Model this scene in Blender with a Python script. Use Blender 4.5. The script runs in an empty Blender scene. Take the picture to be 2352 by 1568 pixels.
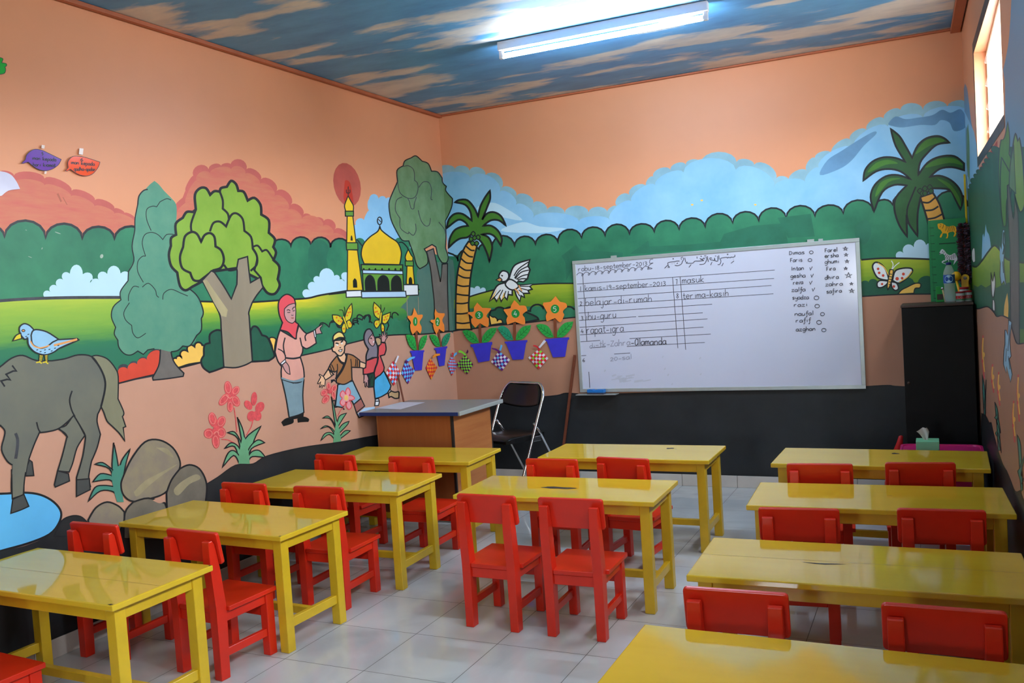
# Kindergarten classroom with painted walls, yellow tables and red chairs.
import bpy, bmesh, math, random
from math import pi, sin, cos, radians, atan2, hypot
from mathutils import Vector, Matrix, Euler
from mathutils.geometry import tessellate_polygon
random.seed(7)
sc = bpy.context.scene
col = sc.collection
H = 2.95            # ceiling height
W0, SL = 3.765, 0.024   # right wall: x = W0 - SL*y
YR = -9.0           # rear wall
# ---------------------------------------------------------------- camera
F = 2031.2022
CAM = Vector((3.5548, -6.3014, 1.4517))
EUL = Euler((1.52121, 0.06408, 0.44481), 'XYZ')
ROT = EUL.to_matrix()
cd = bpy.data.cameras.new('camera'); cam = bpy.data.objects.new('camera', cd); col.objects.link(cam)
cd.sensor_width = 36; cd.lens = F / 2352 * 36; cd.clip_start = .05
cam.location = CAM; cam.rotation_euler = EUL; sc.camera = cam
def ray(u, v): return ROT @ Vector(((u - 1176) / F, -(v - 784) / F, -1))
def on_x(u, v, x): d = ray(u, v); return CAM + d * ((x - CAM.x) / d.x)
def on_y(u, v, y): d = ray(u, v); return CAM + d * ((y - CAM.y) / d.y)
def on_z(u, v, z): d = ray(u, v); return CAM + d * ((z - CAM.z) / d.z)
RN = Vector((1, SL, 0))
def on_r(u, v): d = ray(u, v); return CAM + d * ((W0 - CAM.dot(RN)) / d.dot(RN))
# ---------------------------------------------------------------- materials
def lin(c):
    c /= 255.0
    return c / 12.92 if c <= .04045 else ((c + .055) / 1.055) ** 2.4
def L(rgb): return tuple(lin(c) for c in rgb)
def new_mat(name):
    m = bpy.data.materials.new(name); m.use_nodes = True
    nt = m.node_tree; b = nt.nodes['Principled BSDF']
    return m, nt, b
MATS = {}
def paint(name, rgb, var=.07, rough=.45, scale=6, stretch=(1, 1, 1), spec=.3, metal=0, coat=0, bump=0, bscale=60, rgb2=None, detail=4):
    """paint or plastic with a little uneven pigment"""
    if name in MATS: return MATS[name]
    m, nt, b = new_mat(name)
    b.inputs['Roughness'].default_value = rough
    b.inputs['Specular IOR Level'].default_value = spec
    b.inputs['Metallic'].default_value = metal
    b.inputs['Coat Weight'].default_value = coat
    b.inputs['Coat Roughness'].default_value = .06
    c = L(rgb)
    if var or rgb2:
        tc = nt.nodes.new('ShaderNodeTexCoord'); mp = nt.nodes.new('ShaderNodeMapping')
        mp.inputs['Scale'].default_value = stretch
        no = nt.nodes.new('ShaderNodeTexNoise'); no.inputs['Scale'].default_value = scale
        no.inputs['Detail'].default_value = detail; no.inputs['Roughness'].default_value = .6
        rp = nt.nodes.new('ShaderNodeValToRGB')
        c2 = L(rgb2) if rgb2 else tuple(min(1, x * (1 + 2 * var)) for x in c)
        c1 = c if rgb2 else tuple(x * (1 - 2 * var) for x in c)
        rp.color_ramp.elements[0].position = .3; rp.color_ramp.elements[0].color = (*c1, 1)
        rp.color_ramp.elements[1].position = .7; rp.color_ramp.elements[1].color = (*c2, 1)
        nt.links.new(tc.outputs['Object'], mp.inputs[0]); nt.links.new(mp.outputs[0], no.inputs['Vector'])
        nt.links.new(no.outputs[0], rp.inputs[0]); nt.links.new(rp.outputs[0], b.inputs['Base Color'])
        if bump:
            n2 = nt.nodes.new('ShaderNodeTexNoise'); n2.inputs['Scale'].default_value = bscale; n2.inputs['Detail'].default_value = 3
            bp = nt.nodes.new('ShaderNodeBump'); bp.inputs['Strength'].default_value = bump; bp.inputs['Distance'].default_value = .01
            nt.links.new(tc.outputs['Object'], n2.inputs['Vector']); nt.links.new(n2.outputs[0], bp.inputs['Height']); nt.links.new(bp.outputs[0], b.inputs['Normal'])
    else:
        b.inputs['Base Color'].default_value = (*c, 1)
    MATS[name] = m
    return m
def grad(name, stops, axis, lo, hi, streak=.06, stretch=(1, 1, 9), rough=.45, stops2=None, yr=None):
    """brushed paint whose pigment blends along AXIS (a linear function of the wall coordinates)"""
    m, nt, b = new_mat(name); b.inputs['Roughness'].default_value = rough; b.inputs['Specular IOR Level'].default_value = .3
    tc = nt.nodes.new('ShaderNodeTexCoord')
    dot = nt.nodes.new('ShaderNodeVectorMath'); dot.operation = 'DOT_PRODUCT'; dot.inputs[1].default_value = axis
    mp = nt.nodes.new('ShaderNodeMapping'); mp.inputs['Scale'].default_value = stretch
    no = nt.nodes.new('ShaderNodeTexNoise'); no.inputs['Scale'].default_value = 5; no.inputs['Detail'].default_value = 5
    ma = nt.nodes.new('ShaderNodeMath'); ma.operation = 'MULTIPLY_ADD'; ma.inputs[1].default_value = streak * 2; 
    ad = nt.nodes.new('ShaderNodeMath'); ad.operation = 'ADD'; ad.inputs[1].default_value = -streak
    mr = nt.nodes.new('ShaderNodeMapRange'); mr.inputs[1].default_value = lo; mr.inputs[2].default_value = hi
    rp = nt.nodes.new('ShaderNodeValToRGB'); e = rp.color_ramp.elements
    for i, (p, rgb) in enumerate(stops):
        k = e[i] if i < 2 else e.new(p)
        k.position = p; k.color = (*L(rgb), 1)
    lk = nt.links.new
    lk(tc.outputs['Object'], dot.inputs[0]); lk(tc.outputs['Object'], mp.inputs[0]); lk(mp.outputs[0], no.inputs['Vector'])
    lk(dot.outputs['Value'], ma.inputs[2]); lk(no.outputs[0], ma.inputs[0]); lk(ma.outputs[0], ad.inputs[0]); lk(ad.outputs[0], mr.inputs[0])
    lk(mr.outputs[0], rp.inputs[0]); lk(rp.outputs[0], b.inputs['Base Color'])
    if stops2:      # a second blend of pigments taking over along the wall
        r2 = nt.nodes.new('ShaderNodeValToRGB'); e = r2.color_ramp.elements
        for i, (p, rgb) in enumerate(stops2):
            k = e[i] if i < 2 else e.new(p)
            k.position = p; k.color = (*L(rgb), 1)
        sp = nt.nodes.new('ShaderNodeSeparateXYZ'); m2 = nt.nodes.new('ShaderNodeMapRange'); m2.inputs[1].default_value = yr[0]; m2.inputs[2].default_value = yr[1]
        mx = nt.nodes.new('ShaderNodeMix'); mx.data_type = 'RGBA'
        lk(tc.outputs['Object'], sp.inputs[0]); lk(sp.outputs[1], m2.inputs[0]); lk(mr.outputs[0], r2.inputs[0])
        lk(m2.outputs[0], mx.inputs[0]); lk(rp.outputs[0], mx.inputs[6]); lk(r2.outputs[0], mx.inputs[7]); lk(mx.outputs[2], b.inputs['Base Color'])
    MATS[name] = m
    return m
def emit(name, rgb, s):
    m, nt, b = new_mat(name); b.inputs['Base Color'].default_value = (.9, .9, .9, 1)
    b.inputs['Emission Color'].default_value = (*L(rgb), 1); b.inputs['Emission Strength'].default_value = s
    MATS[name] = m; return m
# ---------------------------------------------------------------- meshes
def link(o, parent=None):
    col.objects.link(o)
    if parent: o.parent = parent
    return o
def tag(o, label=None, cat=None, group=None, kind=None):
    if label: o['label'] = label
    if cat: o['category'] = cat
    if group: o['group'] = group
    if kind: o['kind'] = kind
    return o
def empty(name, loc=(0, 0, 0), rz=0, label=None, cat=None, group=None):
    o = bpy.data.objects.new(name, None); o.empty_display_size = .05
    o.location = loc; o.rotation_euler = (0, 0, rz)
    return tag(link(o), label, cat, group)
def mesh_obj(name, bm, mats, parent=None, smooth=False, recalc=True):
    if recalc: bmesh.ops.recalc_face_normals(bm, faces=bm.faces[:])
    me = bpy.data.meshes.new(name); bm.to_mesh(me); bm.free()
    for m in (mats if isinstance(mats, (list, tuple)) else [mats]): me.materials.append(m)
    if smooth:
        for p in me.polygons: p.use_smooth = True
    return link(bpy.data.objects.new(name, me), parent)
def box_bm(lo, hi, bev=0, seg=2, bm=None, mi=0):
    b = bmesh.new()
    x0, y0, z0 = lo; x1, y1, z1 = hi
    vs = [b.verts.new(p) for p in ((x0,y0,z0),(x1,y0,z0),(x1,y1,z0),(x0,y1,z0),(x0,y0,z1),(x1,y0,z1),(x1,y1,z1),(x0,y1,z1))]
    for f in ((3,2,1,0),(4,5,6,7),(0,1,5,4),(1,2,6,5),(2,3,7,6),(3,0,4,7)): b.faces.new([vs[i] for i in f])
    if bev: bmesh.ops.bevel(b, geom=b.edges[:], offset=bev, segments=seg, affect='EDGES', profile=.5)
    for f in b.faces: f.material_index = mi
    if bm is None: return b
    return join(bm, b)
def join(bm, b, M=None):
    if M is not None: bmesh.ops.transform(b, matrix=M, verts=b.verts[:])
    mp = {v: bm.verts.new(v.co) for v in b.verts}
    for f in b.faces:
        try:
            g = bm.faces.new([mp[v] for v in f.verts]); g.material_index = f.material_index; g.smooth = f.smooth
        except ValueError: pass
    b.free(); return bm
def prism_bm(pts, axis, a, b_, bev=0, seg=2):
    """polygon PTS (2D) extruded along axis 'x','y' or 'z' from a to b_"""
    b = bmesh.new()
    def P(p, t):
        return {'x': (t, p[0], p[1]), 'y': (p[0], t, p[1]), 'z': (p[0], p[1], t)}[axis]
    lo = [b.verts.new(P(p, a)) for p in pts]; hi = [b.verts.new(P(p, b_)) for p in pts]
    n = len(pts)
    b.faces.new(lo); b.faces.new(hi[::-1])
    for i in range(n): b.faces.new((lo[i], hi[i], hi[(i+1) % n], lo[(i+1) % n]))
    if bev: bmesh.ops.bevel(b, geom=b.edges[:], offset=bev, segments=seg, affect='EDGES', profile=.5)
    return b
def tube_bm(pts, r, n=12, caps=True, bm=None):
    b = bm or bmesh.new(); rings = []
    pts = [Vector(p) for p in pts]
    rad = r if isinstance(r, (list, tuple)) else [r] * len(pts)
    up = None
    for i, p in enumerate(pts):
        t = (pts[min(i+1, len(pts)-1)] - pts[max(i-1, 0)]).normalized()
        if up is None: up = Vector((0,0,1)) if abs(t.z) < .9 else Vector((1,0,0))
        s = t.cross(up).normalized(); up = s.cross(t).normalized()
        rings.append([b.verts.new(p + (s*cos(2*pi*k/n) + up*sin(2*pi*k/n)) * rad[i]) for k in range(n)])
    for i in range(len(rings)-1):
        for k in range(n):
            f = b.faces.new((rings[i][k], rings[i][(k+1)%n], rings[i+1][(k+1)%n], rings[i+1][k])); f.smooth = True
    if caps: b.faces.new(rings[0][::-1]); b.faces.new(rings[-1])
    return b
def lathe_bm(prof, n=24, loc=(0,0,0), sm=True):
    b = bmesh.new(); rings = []
    for r, z in prof:
        rings.append([b.verts.new((loc[0]+r*cos(2*pi*k/n), loc[1]+r*sin(2*pi*k/n), loc[2]+z)) for k in range(n)] if r > 1e-6 else [b.verts.new((loc[0],loc[1],loc[2]+z))])
    for A, B in zip(rings, rings[1:]):
        for k in range(n):
            a0, a1 = A[k % len(A)], A[(k+1) % len(A)]; b0, b1 = B[k % len(B)], B[(k+1) % len(B)]
            vs = []
            for v in (a0, a1, b1, b0):
                if v not in vs: vs.append(v)
            if len(vs) > 2:
                f = b.faces.new(vs); f.smooth = sm
    return b
# ---------------------------------------------------------------- paths traced in pixels, laid on wall planes
def parse(s, T):
    out = []; x0, y0, k = T
    for tok in s.split():
        fl = ''; b = .42
        if tok[0] == '^': fl = '^'; tok = tok[1:]
        elif tok[0] == '(':
            fl = '('; tok = tok[1:]
            if ':' in tok: q, tok = tok.split(':'); b = float(q)
        a, c = tok.split(',')
        out.append((x0 + float(a)/k, y0 + float(c)/k, fl, b))
    return out
def cr(p, n, closed):
    out = []; N = len(p)
    if N < 3: return list(p)
    rng = range(N if closed else N-1)
    for i in rng:
        if closed: a, b, c, d = p[(i-1)%N], p[i], p[(i+1)%N], p[(i+2)%N]
        else: a, b, c, d = p[max(i-1,0)], p[i], p[i+1], p[min(i+2,N-1)]
        for j in range(n):
            t = j/n; t2=t*t; t3=t2*t
            out.append(tuple(.5*((2*b[k])+(-a[k]+c[k])*t+(2*a[k]-5*b[k]+4*c[k]-d[k])*t2+(-a[k]+3*b[k]-3*c[k]+d[k])*t3) for k in (0,1)))
    if not closed: out.append(tuple(p[-1][:2]))
    return out
def path(s, T=(0,0,1), closed=True, n=4):
    P = parse(s, T); N = len(P)
    corner = [p[2] == '^' for p in P]
    for i, p in enumerate(P):
        if p[2] == '(':
            corner[i] = True; corner[i-1] = True
    if not closed: corner[0] = corner[-1] = True
    if not any(corner): return cr([p[:2] for p in P], n, closed)
    st = corner.index(True)
    order = [(st+i) % N for i in range(N + (1 if closed else 0))] if closed else list(range(N))
    out = []; span = [P[order[0]][:2]]
    for q in order[1:]:
        p = P[q]
        if p[2] == '(':
            A = span[-1] if span else out[-1]
            if len(span) > 1: out += cr(span, n, False)[:-1]
            dx, dy = p[0]-A[0], p[1]-A[1]; nx, ny = dy*p[3], -dx*p[3]
            m = 8
            for j in range(m):
                th = pi*j/m
                out.append((A[0]+dx*(1-cos(th))/2+nx*sin(th), A[1]+dy*(1-cos(th))/2+ny*sin(th)))
            span = [p[:2]]
        else:
            span.append(p[:2])
            if corner[q]:
                out += cr(span, n, False)[:-1]; span = [p[:2]]
    if len(span) > 1: out += cr(span, n, False)[:-1]; 
    if not closed: out.append(P[order[-1]][:2])
    return out
def ell(cx, cy, rx, ry, T=(0,0,1), a=0, n=20):
    x0, y0, k = T; ca, sa = cos(radians(a)), sin(radians(a)); out = []
    for i in range(n):
        t = 2*pi*i/n; u, v = rx*cos(t), ry*sin(t)
        out.append((x0+(cx+u*ca-v*sa)/k, y0+(cy+u*sa+v*ca)/k))
    return out
def ribbon(pts, w, closed=False):
    """quads following PTS at width W, all in pixels"""
    q = [pts[0]]
    for p in pts[1:]:
        if hypot(p[0]-q[-1][0], p[1]-q[-1][1]) > .05: q.append(p)
    if closed and hypot(q[0][0]-q[-1][0], q[0][1]-q[-1][1]) < .05: q.pop()
    N = len(q)
    if N < 2: return []
    Lp, Rp = [], []
    for i in range(N):
        a = q[(i-1) % N] if (closed or i) else q[i]; b = q[(i+1) % N] if (closed or i < N-1) else q[i]
        d1 = Vector((q[i][0]-a[0], q[i][1]-a[1])); d2 = Vector((b[0]-q[i][0], b[1]-q[i][1]))
        d1 = d1.normalized() if d1.length > 1e-9 else d2.normalized(); d2 = d2.normalized() if d2.length > 1e-9 else d1
        t = d1 + d2
        t = t.normalized() if t.length > .3 else d1
        nx = Vector((-t.y, t.x)); k = 1/max(.55, abs(nx.dot(Vector((-d1.y, d1.x)))))
        h = w[i]/2 if isinstance(w, list) and i < len(w) else (w if not isinstance(w, list) else w[-1])/2
        if not isinstance(w, list): h = w/2
        Lp.append((q[i][0]+nx.x*h*k, q[i][1]+nx.y*h*k)); Rp.append((q[i][0]-nx.x*h*k, q[i][1]-nx.y*h*k))
    out = [[Lp[i], Lp[(i+1)%N], Rp[(i+1)%N], Rp[i]] for i in range(N if closed else N-1)]
    return out
class Paint:
    """flat paint layers on a plane; UNP maps a pixel to the plane, N points into the room"""
    step = .000008
    def __init__(self, unp, N, clampf=None, start=.0002):
        self.unp, self.N, self.cl = unp, Vector(N), clampf
        self.bm = bmesh.new(); self.mats = []; self.off = start; self.T = (0,0,1)
    def use(self, *T): self.T = T; return self
    def mi(self, m):
        if isinstance(m, str): m = MATS[m]
        if m not in self.mats: self.mats.append(m)
        return self.mats.index(m)
    def _v(self, p):
        w = self.unp(*p)
        if self.cl: w = self.cl(w)
        return w + self.N * self.off
    def poly(self, m, pts):
        i = self.mi(m); self.off += self.step
        w = [self._v(p) for p in pts]
        u = self.N.cross(Vector((0,0,1))) if abs(self.N.z) < .9 else Vector((1,0,0)); v = self.N.cross(u)
        fl = [Vector((p.dot(u), p.dot(v), 0)) for p in w]
        vs = [self.bm.verts.new(p) for p in w]
        for t in tessellate_polygon([fl]):
            try: f = self.bm.faces.new([vs[k] for k in t]); f.material_index = i
            except ValueError: pass
        return self
    def polyw(self, m, pts):
        """polygon given in room coordinates on the wall itself"""
        u, self.unp = self.unp, lambda a, c: Vector(self.at(a, c))
        self.poly(m, pts); self.unp = u; return self
    def strip(self, m, pts, w, closed=False):
        i = self.mi(m); self.off += self.step
        for q in ribbon(pts, w, closed):
            try: f = self.bm.faces.new([self.bm.verts.new(self._v(p)) for p in q]); f.material_index = i
            except ValueError: pass
        return self
    def fill(self, m, s, **k): return self.poly(m, path(s, self.T, True, **k))
    def line(self, m, s, w=3, closed=False, **k): return self.strip(m, path(s, self.T, closed, **k), w, closed)
    def both(self, m, s, w=3, lm='ink', **k):
        p = path(s, self.T, True, **k); return self.poly(m, p).strip(lm, p, w, True)
    def dot(self, m, cx, cy, rx, ry=None, a=0): return self.poly(m, ell(cx, cy, rx, ry or rx, self.T, a))
    def finish(self, name, parent=None, bm_extra=None):
        # every face looks into the room
        for f in self.bm.faces:
            f.normal_update()
            if f.normal.dot(self.N) < 0: f.normal_flip()
        if bm_extra: join(self.bm, bm_extra)
        return mesh_obj(name, self.bm, self.mats, parent, recalc=False)
LAMP = 110.0; SKY = 26.0; EXPO = 0.66
# ---------------------------------------------------------------- wall paints
paint('peach', (225,153,112), .02, .42, 1.2)
paint('ink', (34,36,40), .12, .4, 20)
paint('ink2', (64,66,72), .2, .45, 14)
paint('charcoal', (42,44,46), .1, .42, 4)
paint('rose', (204,104,90), .05, .5, 5, (1,1,6), rgb2=(208,128,96))
paint('rose_rim', (198,98,88), .05, .5, 5)
paint('hedge', (40,108,80), .07, .45, 4, rgb2=(58,136,98))
paint('hedge_dark', (44,110,84), .07, .45, 7)
paint('sky_blue', (128,186,226), .05, .45, 3, rgb2=(156,206,236))
paint('cloud_blue', (190,224,242), .02, .45, 3)
paint('dirt', (202,152,128), .03, .45, 2)
paint('teal', (82,144,120), .05, .5, 9, rgb2=(100,154,126))
paint('lime', (126,164,54), .05, .42, 5, rgb2=(142,178,64))
paint('bark', (152,138,116), .05, .5, 5, (1,1,.3))
paint('bark_light', (176,162,122), .06, .5, 8, (1,1,.3))
paint('bark_grey', (112,106,100), .07, .5, 8)
paint('gold', (238,194,38), .03, .42, 4)
paint('leaf_green', (104,156,60), .05, .42, 6)
paint('black', (26,28,28), .1, .4, 9)
paint('white', (236,238,240), .02, .42, 6)
paint('wash', (74,116,106), .1, .5, 6, rgb2=(92,124,110))
paint('olive', (96,132,88), .08, .5, 7, rgb2=(118,152,112))
paint('bush_red', (216,74,52), .04, .45, 12)
paint('bush_gold', (248,196,92), .03, .45, 8)
paint('bush_dark', (38,90,68), .06, .45, 8)
paint('halo', (190,88,76), .06, .5, 9)
paint('flame', (196,58,42), .05, .5, 9)
paint('base_blue', (186,216,242), .02, .45, 5)
paint('wing', (222,200,46), .05, .45, 14)
paint('spot', (232,122,36), .03, .45, 9)
paint('hijab_red', (232,84,92), .02, .45, 6)
paint('skin_rose', (206,152,148), .02, .45, 6)
paint('blouse', (228,164,148), .03, .45, 6)
paint('skirt_grey', (126,152,162), .05, .45, 10)
paint('skin', (240,190,150), .02, .45, 6)
paint('shirt_brown', (168,114,70), .03, .45, 6)
paint('shorts_blue', (138,178,198), .03, .45, 8)
paint('cap_yellow', (248,216,122), .02, .45, 6)
paint('hijab_grey', (134,124,134), .03, .45, 6)
paint('shirt_red', (222,84,86), .03, .45, 6)
paint('skirt_blue', (78,174,220), .05, .45, 12)
paint('bag_green', (34,72,52), .05, .45, 8)
paint('sock_red', (172,104,92), .03, .45, 6)
paint('shoe_tan', (190,156,112), .05, .45, 9)
paint('bloom_red', (220,84,88), .1, .5, 40)
paint('bloom_line', (232,140,126), .05, .5, 20)
paint('bloom_pink', (236,158,164), .05, .5, 20)
paint('bloom_heart', (240,196,110), .05, .5, 20)
paint('grass_blade', (108,168,126), .05, .45, 9)
paint('horse', (104,106,98), .07, .5, 3, rgb2=(120,120,104))
paint('horse_tail', (134,132,106), .06, .5, 6, (1,1,.4))
paint('hoof', (74,76,74), .06, .5, 6)
paint('pond', (98,184,236), .03, .4, 4)
paint('rock', (152,140,112), .09, .5, 5, (1,2,2), rgb2=(134,122,112))
paint('rock_light', (158,146,115), .08, .5, 8)
paint('rock_shade', (120,112,98), .09, .5, 6)
paint('aloe', (74,140,122), .04, .45, 6)
paint('bird_blue', (150,196,226), .03, .45, 8)
paint('bird_orange', (232,160,92), .03, .45, 8)
paint('palm', (70,124,44), .06, .45, 8)
paint('palm_light', (92,146,56), .06, .45, 8)
paint('palm_dark', (44,90,48), .07, .45, 8)
paint('palm_trunk', (232,168,74), .05, .45, 9)
paint('mountain_grey', (104,150,188), .08, .5, 5)
paint('cloud_tan', (142,184,200), .08, .5, 5)
paint('stain', (176,98,74), .05, .5, 12)
paint('scuff', (160,176,160), .05, .5, 20)
grad('lawn_far', [(0,(46,118,88)), (.14,(50,124,84)), (.3,(98,156,70)), (.5,(128,174,66)), (.8,(152,186,64)), (1,(180,198,66))], (0,0,1), 1.33, 1.58, .035)
grad('lawn_near', [(0,(40,112,80)), (.2,(50,126,76)), (.42,(94,154,62)), (.66,(148,182,54)), (.9,(226,208,48))], (0,0,1), 1.33, 1.535, .025,
     stops2=[(0,(44,116,78)), (.25,(62,136,68)), (.6,(108,160,62)), (.8,(122,170,64)), (1,(126,172,64))], yr=(-1.85,-1.45))
MATS['lawn_mosque'] = MATS['lawn_near']
grad('lawn_back', [(0,(84,130,44)), (.5,(118,156,44)), (1,(178,190,52))], (0,0,1), 1.3, 1.55, .04)

def cl_left(w): return Vector((0, min(w.y, -.0006), min(max(w.z, .0), H)))
PL = Paint(lambda u, v: on_x(u, v, 0), (1,0,0), cl_left)
b = PL
# peach ground coat over the whole wall
i0 = b.mi('peach')
f = b.bm.faces.new([b.bm.verts.new(p) for p in ((0,YR,0),(0,0,0),(0,0,H),(0,YR,H))]); f.material_index = i0
c1=(0,300,3.92); c2=(380,340,3.92); c3=(760,340,3.92); c4=(0,640,3.92); c5=(380,640,3.92); c6=(760,640,3.92); c7=(0,900,3.92); c8=(720,740,7.13)
# the garden goes on beyond the picture edge
PL.at = lambda y, z: (0, y, z)
for m_, z0_, z1_ in (('hedge',1.2,2.02),('lawn_far',1.2,1.60),('dirt',.4,1.24),('charcoal',0,.52)): b.polyw(m_, [(YR+.01,z0_),(-4.0,z0_),(-4.0,z1_),(YR+.01,z1_)])
# rose hills
b.use(*c1).fill('rose_rim', '^-900,1000 ^-900,500 (.3:-420,420 (.22:0,372 (.2:125,405 (.18:400,430 (.17:645,540 (.17:855,625 (.18:1030,700 (.15:1120,740 (.15:1215,790 ^1300,1000')
b.fill('rose', '^-900,1000 ^-900,540 (.3:-420,470 (.22:0,430 (.16:130,460 (.14:400,490 (.14:640,590 (.14:850,680 (.14:1030,745 (.12:1215,820 ^1300,1000')
b.fill('stain', '^510,570 ^525,562 ^558,635 ^545,645').fill('stain', '^560,598 ^572,600 ^608,668 ^600,668')
b.use(*c2).fill('rose_rim', '^60,900 ^80,610 90,510 ^155,445 ^180,380 (.1:250,250 (.45:390,190 (.3:500,160 (.2:585,145 (.45:730,190 (.25:860,280 (.3:1000,385 (.33:1130,510 (.3:1240,600 (.35:1320,650 (.3:1425,655 (.4:1525,730 (.25:1650,810 ^1660,920')
b.fill('rose', '^70,900 ^100,640 110,560 ^180,490 (.1:280,290 (.35:400,225 (.2:590,190 (.35:720,230 (.2:850,320 (.25:980,430 (.28:1105,555 (.25:1225,640 (.3:1420,700 (.3:1510,770 (.2:1620,830 ^1650,920')
# blue cloud behind the mosque
b.use(*c3).fill('sky_blue', '^200,1000 (.3:222,760 (.5:225,690 (.45:300,650 (.1:345,560 (.15:345,460 (.55:430,460 (.4:495,455 (.4:560,500 ^760,560 ^760,1000')
# hedge band
b.use(*c1).fill('hedge', '^-900,1600 ^-900,950 (.42:-520,960 (.42:-200,960 (.42:40,955 (.41:410,965 (.40:740,972 (.38:1030,975 (.40:1330,985 (.4:1600,960 ^1600,1600')
b.strip('ink', path('^-900,950 (.42:-520,960 (.42:-200,960 (.42:40,955 (.41:410,965 (.40:740,972 (.38:1030,975 (.40:1330,985', c1, False), 5.5)
b.use(*c2).fill('hedge', '^-30,1420 ^-30,980 ^960,880 (.38:1130,890 (.46:1310,875 (.47:1485,895 (.45:1650,880 ^1700,880 ^1700,1420')
b.line('ink', '^960,880 (.38:1130,890 (.46:1310,875 (.47:1485,895 (.45:1650,880', 4)
b.fill('hedge_dark', '1300,880 1390,820 1470,890 1450,1000 1480,1180 1400,1200 1290,1150 1285,1000')
b.use(*c3).fill('hedge', '^200,1300 ^225,820 (.5:290,900 ^600,900 (.4:560,850 (.45:710,900 ^900,940 ^1100,1000 ^1100,1300')
b.line('ink', '^232,822 250,840 285,885', 3).line('ink', '^612,850 645,850 685,890 700,925', 3)
for x,y,w,h in ((235,895,14,6),(520,920,60,8),(270,1137,40,5),(378,1060,8,20),(915,1130,30,40)):
    b.use(*c1).poly('scuff', ell(x,y,w/2,h/2,c1,20,8))
# pale clouds standing on the lawn
b.use(*c1).fill('cloud_blue', '^395,1560 ^400,1500 (.55:452,1452 (.5:515,1402 (.5:568,1342 (.55:628,1288 (.72:745,1292 (.6:810,1370 (.3:890,1345 (.55:965,1290 (.6:1085,1285 (.6:1150,1345 ^1150,1560')
b.use(*c2).fill('cloud_blue', '^1250,1400 ^1255,1345 (.6:1300,1280 (.5:1345,1210 (.55:1385,1160 (.55:1520,1150 (.5:1562,1190 (.3:1612,1200 (.7:1660,1130 ^1660,1400')
# far lawn and its dark rim
b.use(*c4).fill('lawn_far', '^-1000,1000 ^-1000,330 -500,260 0,203 500,176 1085,170 ^1400,180 ^1400,1000')
b.line('ink2', '^-1000,325 -500,255 0,198 500,172 1085,168 1300,170', 7)
b.use(*c5).fill('lawn_near', '^0,1000 ^0,190 ^300,200 420,210 700,215 900,205 1100,190 1280,178 1400,150 1620,115 ^1660,110 ^1660,1000')
b.line('ink', '^280,202 420,207 700,213 900,203 1100,188 1280,175 1400,147 1640,108', 4.2)
b.use(*c3).fill('lawn_mosque', '^-20,1800 ^-20,1318 140,1300 ^1100,1260 ^1100,1800')
b.line('ink', '^-20,1316 140,1298', 4).line('ink', '^780,1275 850,1272 920,1255', 3)
# wash round the corner tree
b.use(*c3).fill('wash', '680,1380 720,1320 800,1290 770,1180 790,1080 900,1040 ^1120,1000 ^1120,1830 640,1850 590,1700 600,1500 640,1420')
b.fill('lawn_mosque', '560,1480 640,1440 690,1500 640,1560 590,1540')
# garden shrubs along the lawn's foot
b.use(*c5).fill('hedge', '^1180,720 ^1230,520 (.4:1420,480 (.5:1470,440 (.5:1560,420 (.3:1680,410 (.45:1730,400 (.5:1790,360 (.5:1850,390 ^1950,420 ^2300,330 ^2300,760 ^1200,760')
b.line('ink', '^1405,485 (.9:1475,440 (.7:1560,430 ^1650,470 ^1690,405 (.6:1730,440 (.9:1770,370 (.8:1835,390 ^1880,400', 3)
b.use(*c6).fill('hedge', '^-20,620 ^-20,440 200,420 ^600,350 ^600,560')
b.line('ink', '^0,395 40,390 75,440 ^195,415 (.5:245,390 (.9:300,360 (.9:350,380 ^375,400', 3.2).line('ink', '^500,470 ^520,420 ^510,390 (.7:555,355 (.7:608,330', 3)
# pale brown ground
ground = '^-600,1700 ^-600,880 0,872 150,876 ^270,881 350,861 ^460,833 520,836 ^575,831 630,819 ^690,817 760,801 800,789 860,775 905,769 975,767 ^1030,760 ^1120,755 ^1120,1700'
b.use(0,0,1).fill('dirt', ground)
b.line('ink', '^270,881 350,861 ^460,833', 3.2).line('ink', '^690,817 760,801 800,789 860,775 905,769 975,767 ^1060,758', 3.2)
# red and gold shrubs
b.use(*c4).fill('ink2', '^1062,940 ^1060,815 (.4:1160,800 (.4:1240,755 (.4:1330,725 (.3:1440,640 ^1440,870')
b.fill('bush_red', '^1062,942 ^1062,838 (.4:1152,825 (.4:1236,772 (.4:1325,735 (.3:1440,655 ^1440,860 1390,862 1200,905')
b.line('ink', '^1062,942 1200,905 1390,862', 3)
b.both('bush_gold', '^1560,760 (.4:1585,715 (.4:1635,712 (.55:1690,655 (.55:1752,615 (.5:1820,598 (.3:1838,650 (.3:1830,722 ^1815,752 1700,770 1595,800', 4)
b.use(*c5).both('bush_dark', '^510,470 460,462 400,500 ^398,578 350,600 ^345,690 320,740 340,800 ^395,842 450,825 ^540,790', 4.5)
b.both('bush_dark', '^765,470 790,430 830,440 ^868,508 915,525 ^945,580 ^970,650 980,700 ^930,738 ^780,746', 4.5)
b.both('bush_gold', '^935,540 (.3:995,552 ^985,600 ^975,660 ^958,600', 3)
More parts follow.
